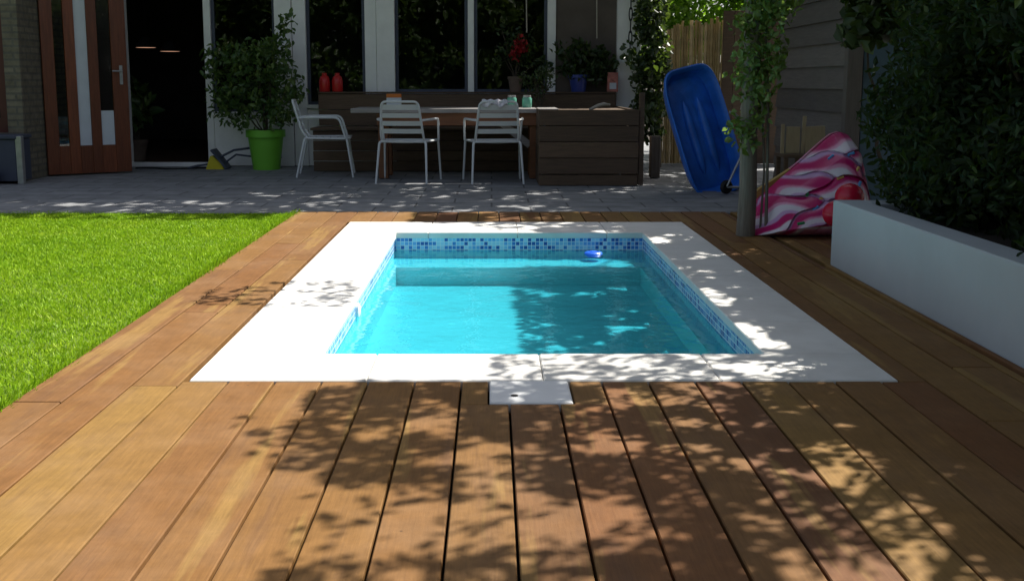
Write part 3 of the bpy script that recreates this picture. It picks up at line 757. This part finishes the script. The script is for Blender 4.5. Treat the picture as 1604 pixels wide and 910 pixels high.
# ---- vine post
vp = thing('pergola_post', 'weathered grey wooden post wrapped in a climbing vine beside the pool corner', 'post', (1.60, 6.52, 0))
b = MB(); b.tube([(1.597, 6.52, 0), (1.603, 6.52, .3), (1.594, 6.525, .7), (1.60, 6.52, 1.2), (1.597, 6.52, 1.5), (1.598, 6.52, 1.75)], [.060, .055, .053, .051, .05, .049], 14); b.build('post_shaft', M['post'], vp)
b = MB(); b.lathe([(.058, 0), (.062, .004), (.05, .02), (0, .028)], (1.598, 6.52, 1.751), 14); b.build('post_cap', M['post'], vp)
c = [(1.60 + random.gauss(0, .06), 6.44 + random.gauss(0, .06), z) for z in np.linspace(.62, 1.0, 8)]
c += [(1.62 + random.gauss(0, .055 + .05 * max(0, z - 1)), 6.45 + random.gauss(0, .08), z) for z in np.linspace(.95, 1.75, 30)]
c += [(1.66 + random.uniform(-.17, .17), 6.5 + random.uniform(-.2, .2), random.uniform(1.3, 1.9)) for _ in range(26)]
vine = thing('climbing_vine', 'leafy light green vine climbing the grey wooden post', 'vine', (1.68, 6.5, 0))
P = clumps(np.array(c), 34, .105); leaves('foliage', P, .052, M['lf_mid'], vine, .62, .3)
b = MB(); b.tube([(1.72, 6.5, 0), (1.715, 6.5, .35), (1.705, 6.49, .7), (1.68, 6.48, 1.1), (1.62, 6.45, 1.6), (1.6, 6.45, 1.8)], [.011, .010, .010, .008, .006, .004], 8)
b.tube([(1.69, 6.53, 0), (1.70, 6.52, .4), (1.66, 6.46, .8), (1.53, 6.46, 1.2), (1.6, 6.44, 1.7)], [.007, .007, .006, .005, .003], 6); b.build('stems', M['post'], vine)
# ivy by the white house post
c = [(1.77 + random.gauss(0, .08), 11.85 + random.gauss(0, .1), random.uniform(.35, 2.3)) for _ in range(70)]
ivy = thing('ivy', 'dark ivy hanging beside the white house corner post', 'ivy', (1.9, 11.9, 0))
leaves('foliage', clumps(np.array(c), 40, .16), .075, M['lf_dark'], ivy, .7, .3)
b = MB(); b.tube([(1.9, 11.9, 0), (1.88, 11.88, .8), (1.86, 11.85, 1.6), (1.84, 11.85, 2.3)], [.03, .025, .018, .01], 8); b.build('stems', M['bark'], ivy)
pp = thing('post', 'short grey post standing below the dark ivy', 'post', (1.66, 10.6, 0))
b = MB(); b.box((1.60, 10.55, 0), (1.70, 10.65, .42), .006); b.build('post_shaft', M['post'], pp)

# hedge added behind the viewer, unseen, darkens reflections and skylight; another along the left
c = vol(560, -9, 9, -7.0, -5.4, .1, 3.6)
shrub('added_hedge', 'unseen tall green hedge added behind the deck to darken reflections', (0, -6, -.07), c, 110, .55, .26, M['lf_tree'], .55, 20)
c = vol(170, -10.2, -9.2, -5, 10, .1, 2.6)
shrub('side_hedge', 'tall green hedge along the far side of the lawn', (-9.7, 2, -.07), c, 60, .5, .2, M['lf_tree'], .55, 14)

# ------------------------------------------------------------------ furniture
def rounded(p, r=0.03, n=4):
    """round the corners of a polyline"""
    p = [Vector(q) for q in p]; out = [p[0]]
    for i in range(1, len(p) - 1):
        a = p[i] + (p[i - 1] - p[i]).normalized() * r; c_ = p[i] + (p[i + 1] - p[i]).normalized() * r
        for k in range(n + 1):
            t = k / n; out.append(a * (1 - t) ** 2 + p[i] * 2 * t * (1 - t) + c_ * t * t)
    out.append(p[-1]); return out
def make_chair():
    t = thing('garden_chair', 'x', 'chair', (0, 0, 0))
    m = M['chair']; SH = .405
    b = MB()   # seat: curved slats across
    for i in range(6):
        y = -.19 + i * .075; w = .20 + .012 * i; z = SH - .012 * math.sin((i + .5) / 6 * math.pi) - (.006 if i == 0 else 0)
        pts = [(-w, y), (w, y), (w, y + .066), (-w, y + .066)]
        segs = 8; V = []; F = []
        for k in range(segs + 1):
            x = -w + 2 * w * k / segs; dz = -.010 * (1 - (x / w) ** 2)
            V += [(x, y, z + dz), (x, y + .066, z + dz), (x, y, z + dz - .006), (x, y + .066, z + dz - .006)]
        for k in range(segs):
            a = 4 * k; F += [(a, a + 4, a + 5, a + 1), (a + 2, a + 3, a + 7, a + 6), (a, a + 2, a + 6, a + 4), (a + 1, a + 5, a + 7, a + 3)]
        F += [(0, 1, 3, 2), (4 * segs, 4 * segs + 2, 4 * segs + 3, 4 * segs + 1)]
        b.add(V, F)
    b.build('seat', m, t)
    b = MB(); b.tube(rounded([(-.205, -.20, SH - .01), (-.265, .24, SH - .014), (.265, .24, SH - .014), (.205, -.20, SH - .01), (-.204, -.20, SH - .01)], .05), .0105, 8); b.build('seat_frame', m, t)
    b = MB()   # back frame
    b.tube(rounded([(-.205, -.18, SH - .01), (-.205, -.235, SH + .05), (-.175, -.33, .775), (.175, -.33, .775), (.205, -.235, SH + .05), (.205, -.18, SH - .01)], .05), .0115, 8); b.build('back_frame', m, t)
    b = MB()
    for i in range(4):
        z0 = .475 + i * .074; z1 = z0 + .044
        if i == 3: z1 = .748
        segs = 8; V = []; F = []
        def yb(z): return -.235 - (z - .455) / (.775 - .455) * .095
        for k in range(segs + 1):
            u = -1 + 2 * k / segs
            for z in (z0, z1):
                w = .199 - (z - .455) * .085; bow = -.018 * (1 - u * u)
                V += [(u * w, yb(z) + bow, z), (u * w, yb(z) + bow + .006, z)]
        for k in range(segs):
            a = 4 * k; F += [(a, a + 4, a + 6, a + 2), (a + 1, a + 3, a + 7, a + 5), (a, a + 1, a + 5, a + 4), (a + 2, a + 6, a + 7, a + 3)]
        F += [(0, 2, 3, 1), (4 * segs, 4 * segs + 1, 4 * segs + 3, 4 * segs + 2)]
        b.add(V, F)
    b.build('backrest', m, t)
    for s in (-1, 1):
        b = MB(); b.tube(rounded([(s * .194, -.27, .60), (s * .25, -.19, .605), (s * .285, .14, .605), (s * .275, .20, SH - .01)], .06), .0115, 8); b.build('armrest', m, t)
        b = MB(); b.tube(rounded([(s * .205, -.19, SH - .005), (s * .225, -.215, SH - .02), (s * .245, -.30, .0)], .02), [.012] * 6 + [.010], 8); b.build('leg', m, t)
        b = MB(); b.tube([(s * .268, .21, SH - .01), (s * .285, .27, 0)], [.012, .010], 8); b.build('leg', m, t)
    return t
def dup(root, loc, rotz, label):
    r = root.copy(); col.objects.link(r); r.location = loc; r.rotation_euler = (0, 0, rotz); r['label'] = label
    for ch in list(root.children):
        c_ = ch.copy(); col.objects.link(c_); c_.parent = r
    return r
ch = make_chair(); ch['group'] = 'pale metal chairs round the patio table'
ch.location = (-.82, 10.19, 0); ch.rotation_euler = (0, 0, R(-7)); ch['label'] = 'pale slatted metal armchair tucked in with an orange and white box behind its back'
dup(ch, (.03, 10.17, 0), R(6), 'pale slatted metal armchair with a rag hung over its back')
dup(ch, (-1.70, 10.85, 0), R(-84), 'pale slatted metal armchair turned sideways at the table end beside the green pot')

tb = thing('patio_table', 'long wooden patio table with grey top and reddish legs', 'table', (-.37, 10.75, 0))
b = MB(); y = 10.38
for k in range(6): b.box((-1.39, y, .655), (.66, y + .112, .698), .004); y += .116
b.build('tabletop', M['table_top'], tb)
b = MB(); b.box((-1.10, 10.44, .53), (.47, 10.48, .654), .003); b.box((-1.10, 10.98, .53), (.47, 11.02, .654), .003); b.box((-1.14, 10.442, .53), (-1.101, 11.018, .652), .003); b.box((.471, 10.442, .53), (.51, 11.018, .652), .003)
b.build('apron', M['table_wood'], tb)
for x in (-1.13, .38):
    for y in (10.482, 10.88):
        b = MB(); b.box((x, y, 0), (x + .095, y + .095, .6), .004); b.build('leg', M['table_wood'], tb)
b = MB(); b.box((-.035, -.02, 0), (.035, .02, .36), .003, Matrix.Translation((.385, 10.52, .33)) @ Matrix.Rotation(R(-52), 4, 'Y')); b.build('brace', M['table_top'], tb)

be = thing('corner_bench', 'dark wooden corner bench with high back and boxed end around the table', 'bench', (0, 11.5, 0))
def boards_front(b, x0, x1, y, z0, z1, n, d=.022):
    h = (z1 - z0) / n
    for i in range(n): b.box((x0 + random.uniform(0, .004), y, z0 + h * i + .003), (x1 - random.uniform(0, .004), y + d, z0 + h * (i + 1) - .003), .003)
b = MB(); boards_front(b, -1.95, .46, 11.88, .47, .828, 2); b.box((-1.95, 11.86, .829), (1.40, 12.04, .848), .003); boards_front(b, .46, 1.40, 11.88, .47, .828, 2); b.build('backrest', M['bench_wood'], be)
b = MB()
for k in range(4): b.box((-1.95, 11.30 + k * .143, .445), (1.36, 11.30 + k * .143 + .138, .468), .003)
b.build('seat', M['bench_wood'], be)
b = MB(); boards_front(b, -1.93, .47, 11.34, 0.0, .444, 4); b.build('front_panel', M['bench_wood'], be)
b = MB(); boards_front(b, .44, 1.37, 9.76, .105, .705, 4); b.box((.445, 9.77, .0), (1.365, 9.79, .098), .003); b.build('end_panel', M['bench_wood'], be)
b = MB()
for k in range(4):
    h = .175; b.box((.44, 9.785, .004 + h * k), (.462, 11.3, .004 + h * (k + 1) - .006), .003); b.box((1.348, 9.785, .004 + h * k), (1.37, 11.88, .004 + h * (k + 1) - .006), .003)
b.build('side_panel', M['bench_wood'], be)
b = MB()
for k in range(8): b.box((.463, 9.80 + k * .187, .66), (1.347, 9.80 + k * .187 + .18, .682), .003)
b.build('box_top', M['bench_wood'], be)
b = MB(); b.box((1.372, 9.78, 0), (1.42, 9.84, .86), .003); b.build('corner_post', M['bench_wood'], be)
b = MB(); b.tube([(.92, 9.9, .7), (1.0, 9.93, .735), (1.06, 9.95, .75), (1.12, 9.96, .745)], [.012, .018, .018, .008], 8); tag(b.build('stick', M['rope']), 'short pale stick lying on top of the boxed bench end', 'stick')

# small things on bench back and table
TBZ = .6985; BBZ = .8485
def bottle(x, lab):
    t = thing('red_bottle', lab, 'bottle', (x, 11.95, BBZ), 0, 'red bottles on the bench back')
    b = MB(); b.lathe([(.0, 0), (.055, 0), (.062, .01), (.062, .12), (.05, .165), (.03, .18), (0, .18)], (x, 11.95, BBZ), 20); b.build('body', M['red'], t)
    b = MB(); b.lathe([(.028, .18), (.028, .205), (.02, .21), (0, .21)], (x, 11.95, BBZ), 16); b.build('cap', M['red'], t)
bottle(-1.885, 'red bottle on the bench back, the one nearer the green pot'); bottle(-1.74, 'red bottle on the bench back, the one nearer the white posts')
t = thing('packet', 'orange topped white carton standing on the table behind a chair', 'carton', (-1.0, 10.75, TBZ))
b = MB(); b.box((-1.065, 10.7, TBZ), (-.92, 10.79, .80), .003); b.build('carton_body', M['paper'], t)
b = MB(); b.box((-1.066, 10.699, .8005), (-.919, 10.791, .838), .003); b.build('carton_lid', M['orange'], t)
for x, y, lab in ((.205, 10.72, 'pale green glass jar on the table, nearer the chair with the rag'), (.36, 10.74, 'pale green glass jar on the table, nearer the boxed bench end')):
    t = thing('glass_jar', lab, 'jar', (x, y, TBZ), 0, 'green jars on the table')
    b = MB(); b.lathe([(0, 0), (.045, 0), (.05, .01), (.05, .09), (.04, .105), (0, .105)], (x, y, TBZ), 18); b.build('body', M['greenglass'], t)
    b = MB(); b.lathe([(.041, .105), (.041, .125), (0, .125)], (x, y, TBZ), 18); b.build('lid', M['steel'], t)
def potted(name, label, x, y, z, r, h, potm, centres, per, rad, L, lm, extra=None):
    t = thing(name, label, 'plant', (x, y, z))
    b = MB(); b.lathe([(0, 0), (r * .72, 0), (r * .95, h * .82), (r * 1.06, h * .82), (r * 1.06, h), (r * .94, h), (r * .9, h * .86), (0, h * .86)], (x, y, z), 28); b.build('pot', potm, t)
    P = clumps(np.array(centres), per, rad); leaves('foliage', P, L, lm, t, .5, .4)
    b = MB()
    for i in range(0, len(centres), max(1, len(centres) // 8)): limb(b, (x, y, z + h * .8), centres[i], max(.003, r * .06), .003, .08)
    b.build('stems', M['bark'], t)
    if extra is not None: extra(t)
    return t
cs = [(.27 + random.gauss(0, .11), 11.95 + random.gauss(0, .05), random.uniform(1.15, 1.55)) for _ in range(16)]
def blooms(t):
    q = clumps(np.array([(.30, 11.88, 1.42), (.34, 11.87, 1.36), (.27, 11.88, 1.24), (.28, 11.87, 1.30), (.34, 11.88, 1.31)]), 20, .09); leaves('flowers', q, .05, M['lf_red'], t, .7, .3)
potted('flowering_plant', 'red flowering plant in a clay pot on the bench back before the window', .27, 11.95, BBZ, .085, .17, M['terracotta'], cs, 14, .08, .06, M['lf_dark'], blooms)
cs = [(.50 + random.gauss(0, .09), 11.4 + random.gauss(0, .06), random.uniform(.78, 1.06)) for _ in range(14)]
potted('herb_plant', 'low dark herb in a small pale pot on the bench behind the table', .53, 11.42, .4685, .07, .2, M['paper'], cs, 26, .08, .045, M['lf_dark'])
cs = [(1.10 + random.gauss(0, .18), 11.95 + random.gauss(0, .05), random.uniform(1.0, 1.34)) for _ in range(26)]
potted('blue_pot_plant', 'spreading dark plant in a blue glazed pot on the bench back', .98, 11.95, BBZ, .11, .19, M['bluepot'], cs, 26, .11, .085, M['lf_dark'])
t = thing('package', 'pink printed package leaning at the corner end of the bench back', 'package', (1.36, 11.9, BBZ))
b = MB(); b.box((1.30, 11.88, BBZ), (1.42, 11.94, BBZ + .215), .004); b.build('package_box', M['pink_pack'], t)
b = MB(); b.box((1.325, 11.874, BBZ + .03), (1.40, 11.8795, BBZ + .1)); b.build('label', M['paper'], t)
# rag on the chair back
V = []; F = []; nx, nz = 22, 8
for j in range(nz + 1):
    for i in range(nx + 1):
        u = i / nx; w = j / nz; x = -.09 + .24 * u; s_ = (w - .5) * 2
        z = .795 - .055 * abs(s_) ** 1.3 * (1 + .35 * math.sin(u * 11)); y = 9.845 + .03 * s_ + .008 * math.sin(u * 17 + w * 3)
        V.append((x, y, z + .005 * math.sin(u * 23)))
for j in range(nz):
    for i in range(nx): a = j * (nx + 1) + i; F.append((a, a + 1, a + nx + 2, a + nx + 1))
b = MB(); b.add(V, F, True); rag = b.build('rag', M['cloth']); tag(rag, 'crumpled pale rag draped over the chair back', 'cloth')
sm_ = rag.modifiers.new('thick', 'SOLIDIFY'); sm_.thickness = .006

# big lime pot with shrub
cs = []
for _ in range(120):
    a = random.uniform(0, 6.28); rr = .52 * random.random() ** .5; z = random.uniform(.50, 1.35); f_ = 1.0 if z < 1.05 else 1.25 - (z - .85) * .95
    cs.append((-2.62 + rr * f_ * math.cos(a) * 1.02, 11.66 + rr * f_ * .55 * math.sin(a), z))
for k in range(9): cs.append((-2.50 + k * .035 + random.gauss(0, .02), 11.66, 1.15 + k * .062))
for k in range(6): cs.append((-2.98 - k * .02, 11.66, 1.0 + k * .06))
for k in range(8): cs.append((-2.25 + random.gauss(0, .04), 11.62, .8 + k * .08))
potted('potted_shrub', 'bushy green shrub in a big lime green plastic pot by the door', -2.515, 11.70, -.006, .205, .44, M['lime'], cs, 14, .12, .078, M['lf_pot'])
# yellow gadget and cable
ga = thing('pool_cleaner', 'small yellow wedge with dark flap and cables beside the green pot', 'gadget', (-3.07, 11.75, 0))
b = MB(); b.prism([(-3.19, -.006), (-2.99, -.006), (-3.01, .05), (-3.11, .14), (-3.14, .14)], 11.68, 11.86); b.build('wedge', M['yellow'], ga)
b = MB(); b.box((-.012, -.11, 0), (.012, .11, .27), .003, Matrix.Translation((-2.955, 11.76, 0)) @ Matrix.Rotation(R(-38), 4, 'Y')); b.build('flap', M['navy'], ga)
b = MB(); b.tube([(-3.04, 11.78, .13), (-2.9, 11.8, .2), (-2.7, 11.85, .225), (-2.5, 11.9, .22), (-2.4, 11.95, .1)], .013, 8); b.tube([(-3.0, 11.78, .06), (-2.88, 11.82, .15), (-2.75, 11.85, .13), (-2.5, 11.92, .12)], .011, 8)
b.tube([(-3.4, 11.7, .006), (-3.3, 11.74, .03), (-3.15, 11.76, .05)], .012, 8); b.build('cable', M['navy'], ga)
b = MB(); pts = [(-4.0 + .12 * k, 11.75 + .06 * math.sin(k * 1.3) - .05 * math.sin(k * .5), .004) for k in range(9)]; b.tube(pts, .010, 6); tag(b.build('hose', M['rubber']), 'dark hose lying on the patio below the open doorway', 'hose')
# storage box on the left
sb = thing('storage_box', 'dark slate storage box standing against the left bay window', 'box', (-5.0, 10.15, 0))
b = MB(); b.box((-5.3, 9.95, .02), (-4.515, 10.27, .42), .006); b.build('body', M['navy'], sb)
b = MB(); b.box((-5.32, 9.93, .421), (-4.50, 10.285, .455), .006); b.build('lid', M['navy'], sb)
b = MB(); b.box((-4.513, 9.94, -.006), (-4.455, 10.0, .45), .004); b.build('corner_strip', M['steel'], sb)
b = MB(); b.box((-5.1, 9.72, -.006), (-4.66, 9.92, .14), .02); tag(b.build('bag', M['rubber']), 'small black bag on the patio in front of the slate box', 'bag')
# hanging cords and chain
for (x, y, z0, lab) in ((.38, 11.6, 1.50, 'thin pale cord hanging in front of the window with red flowers'), (1.17, 11.7, 1.44, 'thin pale cord hanging before the brown wall')):
    b = MB(); b.tube([(x - .02, y + .25, 2.70), (x, y + .25, 2.1), (x + .012, y + .25, z0)], .007, 6); tag(b.build('hanging_string', M['rope']), lab, 'cord', 'cords hanging from the canopy')
t = thing('hanging_chain', 'dark chain hanging against the white corner post', 'chain', (1.55, 11.9, 1.3)); b = MB(); z = 1.32
for k in range(11):
    pts = [(.018 * math.cos(a) * (1 if k % 2 else .15), .018 * math.cos(a) * (.15 if k % 2 else 1), .075 * math.sin(a)) for a in np.linspace(0, 2 * math.pi, 14)]
    b.tube([(1.55 + p[0], 11.9 + p[1], z + p[2]) for p in pts], .007, 6); z += .128
b.build('links', M['rubber'], t)
# plant inside the house
cs = [(-4.28 + random.gauss(0, .12), 12.75 + random.gauss(0, .1), random.uniform(.45, .95)) for _ in range(10)]
potted('house_plant', 'broad leaved plant standing just inside the open doorway', -4.3, 12.75, .013, .12, .25, M['terracotta'], cs, 9, .14, .2, M['lf_pot'])

# ------------------------------------------------------------------ right-hand things
# blue tub on end with wheel and rod (a barrow tray)
tu = thing('blue_tub', 'deep blue moulded tub stood on end beside the vine post', 'tub', (2.0, 9.3, 0))
Lt, Wt, Dt = 1.14, .53, .13
def superel(a, hw, hl, n=5.0):
    c_, s_ = math.cos(a), math.sin(a)
    return (hw * math.copysign(abs(c_) ** (2 / n), c_), hl * math.copysign(abs(s_) ** (2 / n), s_))
Mt = Matrix.Translation((2.06, 9.27, -.01)) @ Matrix.Rotation(R(-13.5), 4, 'Y') @ Matrix.Rotation(R(22), 4, 'Z') @ Matrix.Rotation(R(-9), 4, 'X')
prof = [(.80, .84, Dt), (.90, .91, Dt), (.97, .965, Dt * .55), (.985, .98, .04), (1.06, 1.03, .02), (1.08, 1.045, .0), (1.05, 1.02, -.012), (.97, .97, .0), (.95, .955, .06), (.86, .89, Dt * .9), (.78, .82, Dt - .03), (.35, .6, Dt - .035), (0.0, 0.0, Dt - .035)]
NA = 56; V = []; F = []
for (fw, fl_, y) in prof:
    for k in range(NA):
        x, z = superel(2 * math.pi * k / NA, Wt / 2 * fw, Lt / 2 * fl_)
        rib = .018 * math.exp(-((x / .03) ** 2)) * (1 if fw < .9 else 0)
        V.append(tuple(Mt @ Vector((x, y - rib - .0, z + Lt / 2))))
for i in range(len(prof) - 1):
    for k in range(NA): F.append((i * NA + k, i * NA + (k + 1) % NA, (i + 1) * NA + (k + 1) % NA, (i + 1) * NA + k))
# back face
F.append(tuple(range(NA)))
b = MB(); b.add(V, F, True); b.build('tray', M['tub'], tu, smooth_angle=60)
b = MB()
for (cx_, z0_, z1_) in ((-.075, .20, .88), (.075, .20, .88)):
    pts = [Mt @ Vector((cx_, Dt - .045, z0_ + (z1_ - z0_) * k / 10)) for k in range(11)]
    b.tube(pts, [.006 + .036 * math.sin(math.pi * k / 10) ** .4 for k in range(11)], 14)
b.build('rib', M['tub'], tu)
b = MB(); wc = Vector((2.03, 9.02, .06))
ring = []
for k in range(25):
    a = 2 * math.pi * k / 24; ring.append(wc + Vector((.038 * math.cos(a), .022 * math.cos(a), .040 * math.sin(a))))
b.tube(ring, .022, 8, cap=False); wl = b.build('wheel', M['rubber'], tu)
b = MB(); b.tube([wc + Vector((-.02, -.015, 0)), wc + Vector((.02, .02, 0))], .024, 12); b.build('rim', M['rubber'], wl)
b = MB(); b.tube([(2.03, 9.0, .065), (2.12, 9.02, .26), (2.20, 9.04, .42)], .011, 8); b.tube([(2.03, 9.0, .06), (2.32, 9.02, .05)], .011, 8); b.build('rod', M['steel'], tu)
# grey metal can behind the post
ca = thing('metal_can', 'grey metal can with a wire handle hanging behind the vine post', 'can', (2.18, 8.9, .62))
b = MB(); b.lathe([(0, 0), (.085, 0), (.10, .14), (.085, .16), (.05, .17), (.05, .2), (0, .2)], (2.16, 8.7, .57), 24); b.build('body', M['steel'], ca)
b = MB(); b.tube([(2.06 + .1 + .1 * math.cos(a), 8.7, .73 + .12 * math.sin(a)) for a in np.linspace(0, math.pi, 12)], .009, 6); b.build('handle', M['steel'], ca)
b = MB(); b.tube([(2.07, 8.68, .62), (1.99, 8.66, .70), (1.95, 8.66, .71)], [.02, .014, .012], 8); b.build('spout', M['steel'], ca)
b = MB(); b.tube([(2.16, 8.7, .85), (2.16, 8.72, 2.0), (2.16, 8.75, 2.6)], .004, 6); b.build('hanger', M['rubber'], ca)
# dark stand with cream boards
st_ = thing('slatted_stand', 'dark slatted stand holding cream boards in front of the shed', 'stand', (2.3, 7.9, 0))
b = MB(); b.box((2.16, 7.75, .40), (2.62, 8.0, .425), .003); b.build('shelf', M['bench_wood'], st_)
for k in range(6): 
    b = MB(); b.box((2.17 + k * .082, 7.76, 0), (2.20 + k * .082, 7.785, .40), .002); b.build('slat', M['bench_wood'], st_)
for x in (2.17, 2.585):
    b = MB(); b.box((x, 7.965, 0), (x + .03, 7.995, .40), .002); b.build('leg', M['bench_wood'], st_)
for x, w_, h_, tl, lab in ((2.205, .10, .20, 0, 'wide cream board propped on the dark stand'), (2.315, .025, .28, 2, 'thin tall cream lath propped on the dark stand between two boards'), (2.35, .15, .20, -3, 'broadest tan board propped on the dark stand'), (2.165, .025, .22, 0, 'thin cream lath at the outer end of the dark stand')):
    b = MB(); b.box((0, 0, 0), (w_, .022, h_), .002, Matrix.Translation((x, 7.85, .4255)) @ Matrix.Rotation(R(tl), 4, 'Y'))
    tag(b.build('board', M['cream']), lab, 'board', 'cream boards on the dark stand')

# ---- inflatable ice cream float
def float_mat():
    t = NT('striped pink vinyl'); a = t.n('Attribute'); a.attribute_name = 'print'
    t.l(a.outputs['Color'], t.b.inputs['Base Color']); t.b.inputs['Roughness'].default_value = 0.28
    t.b.inputs['Coat Weight'].default_value = 0.2; return t.m
FM = float_mat()
fo = thing('inflatable_float', 'slumped pink and white striped inflatable ice cream float with sprinkles beside the planter', 'pool float', (2.05, 6.45, 0))
# outline in the leaning sheet: left foot, peak, right foot  (x, z)
def outline_top(u):
    xs = [0, .03, .08, .2, .32, .45, .55, .65, .72, .78, .84, .90, .95, 1.0]; zs = [.06, .14, .19, .265, .345, .425, .50, .575, .62, .635, .62, .56, .45, .24]
    return np.interp(u, xs, zs)
PALE = np.array((.80, .72, .82)); LILAC = np.array((.62, .38, .66)); MAG = np.array((.55, .012, .16)); PINK = np.array((.78, .30, .50))
NU, NV = 220, 160
Vv = np.zeros((NV + 1, NU + 1, 3)); Cc = np.zeros((NV + 1, NU + 1, 3))
cells = [(.02, .16), (.26, .10), (.50, .06), (.74, .10), (.14, .36), (.40, .34), (.66, .36), (.32, .56), (.56, .60), (.80, .58), (.50, .80), (.72, .84), (.64, 1.02)]
for j in range(NV + 1):
    v = j / NV
    for i in range(NU + 1):
        u = i / NU; top = outline_top(u); z = top * v; x = 1.64 + .80 * u
        # diagonal rolls: nearest scoop arc
        W = .80; px_, pz_ = u * W, z
        best = None
        for n_, (cu, cv) in enumerate(cells):
            cx_, cz_ = cu * W + .12, cv * .60 - .13
            dx_, dz_ = px_ - cx_, pz_ - cz_
            sa_ = dx_ * .73 + dz_ * .68; sr_ = dz_ * .73 - dx_ * .68
            d_ = math.hypot(sa_ * .62, sr_ * 1.12) + .012 * math.sin(sa_ * 26 + cu * 9)
            r_ = .235
            if d_ < r_ and (best is None or cv < best[2]): best = (d_ / r_, n_, cv)
        if best is None: q, n_ = 1.0 - .5 * abs(math.sin(px_ * 17 + pz_ * 11)), 99
        else: q, n_ = best[0], best[1]
        puff = math.sqrt(max(0.0, 1 - (q * 1.02 - .02) ** 8)) * .062 if n_ != 99 else .03 * math.sin(q * 3.14)
        body = .20 * math.sqrt(max(0, 1 - (2 * v - .75) ** 2 * .42)) * math.sqrt(max(0, 1 - (2 * u - 1) ** 4))
        edge_ = min(1, 6 * u, 6 * (1 - u), 5 * v, 5 * (1 - v)); body *= (max(0, edge_)) ** .5; puff *= max(0, edge_) ** .5
        y = 6.55 + .30 * v - body - puff
        Vv[j, i] = (x, y, z)
        if n_ == 99: cc = (MAG if (px_ * 9 + pz_ * 6) % 1 < .35 else LILAC)
        else:
            rr = q + .05 * math.sin(n_ * 2.1)
            cc = LILAC if rr > .97 else MAG if rr > .82 else PINK if rr > .77 else PALE if rr > .64 else LILAC if rr > .57 else MAG if rr > .45 else PALE if rr > .36 else PINK if rr > .26 else MAG
        if z < .075 and u > .35: cc = PINK if z < .06 else PALE
        Cc[j, i] = cc
for _ in range(3): Cc[1:-1, 1:-1] = (Cc[1:-1, 1:-1] * 2 + Cc[:-2, 1:-1] + Cc[2:, 1:-1] + Cc[1:-1, :-2] + Cc[1:-1, 2:]) / 6
idx = np.arange((NU + 1) * (NV + 1)).reshape(NV + 1, NU + 1)
Fq = np.stack([idx[:-1, :-1], idx[:-1, 1:], idx[1:, 1:], idx[1:, :-1]], -1).reshape(-1, 4)
Vf = Vv.reshape(-1, 3); nV = len(Vf)
Vb = Vf.copy(); Vb[:, 1] = 6.60 + .30 * (np.repeat(np.linspace(0, 1, NV + 1), NU + 1))
# rim quads join front and back
rim = np.concatenate([idx[0, :], idx[1:, -1], idx[-1, -2::-1], idx[-2:0:-1, 0]])
rq = np.stack([rim, np.roll(rim, -1), np.roll(rim, -1) + nV, rim + nV], -1)
allF = np.concatenate([Fq, Fq[:, ::-1] + nV, rq])
fobj = np_mesh('float_body', np.concatenate([Vf, Vb]), allF, FM, fo)
at = fobj.data.color_attributes.new('print', 'FLOAT_COLOR', 'POINT')
cols = np.ones((2 * nV, 4), np.float32); cols[:nV, :3] = Cc.reshape(-1, 3); cols[nV:, :3] = PINK
at.data.foreach_set('color', cols.ravel()); fobj.data.polygons.foreach_set('use_smooth', [True] * len(fobj.data.polygons))
def fsurf(u, v): return Vector(Vv[int(v * NV), int(u * NU)])
SPC = dict(green=simple('green print', (.02, .28, .10), .4, .05, 5, 0), yell=simple('yellow print', (.70, .45, .15), .4, .05, 5, 0), blue=simple('blue print', (.10, .35, .75), .4, .05, 5, 0))
for (u, v, an, mc) in ((.42, .62, 80, 'green'), (.33, .28, 10, 'green'), (.52, .50, 30, 'yell'), (.67, .62, 20, 'yell'), (.80, .66, 60, 'yell'), (.64, .86, 40, 'blue'), (.78, .80, 20, 'blue'), (.46, .42, 40, 'blue'), (.80, .52, 70, 'blue')):
    p = fsurf(u, v); d_ = Vector((math.cos(R(an)), 0, math.sin(R(an)))) * .02
    b = MB(); b.tube([p - d_ * 1.15, p - d_, p + d_, p + d_ * 1.15], [.004, .010, .010, .004], 8); b.build('sprinkle', SPC[mc], fo)
b = MB()
prof_ = [(0, -.07)] + [(.085 * math.cos(a), .085 * math.sin(a)) for a in np.linspace(-1.2, 1.5, 12)] + [(0, .086)]
b.lathe(prof_, (2.13, 6.20, .275), 24); b.build('cherry', M['cherry'], fo)
b = MB(); b.lathe([(r_ * .9, z_ * .9) for r_, z_ in prof_], (2.02, 6.10, .19), 24); b.build('cherry', M['cherry'], fo)
b = MB(); V = [(1.62, 6.78, .14), (1.75, 6.80, .27), (1.95, 6.84, .39), (2.10, 6.86, .44), (2.12, 6.80, 0), (1.64, 6.76, 0)]
n_ = len(V); V2 = [(x, y + .05, z) for x, y, z in V]
b.add(V + V2, [tuple(range(n_)), tuple(range(2 * n_ - 1, n_ - 1, -1))] + [(k, k + n_, (k + 1) % n_ + n_, (k + 1) % n_) for k in range(n_)]); b.build('cone_panel', M['waffle'], fo)
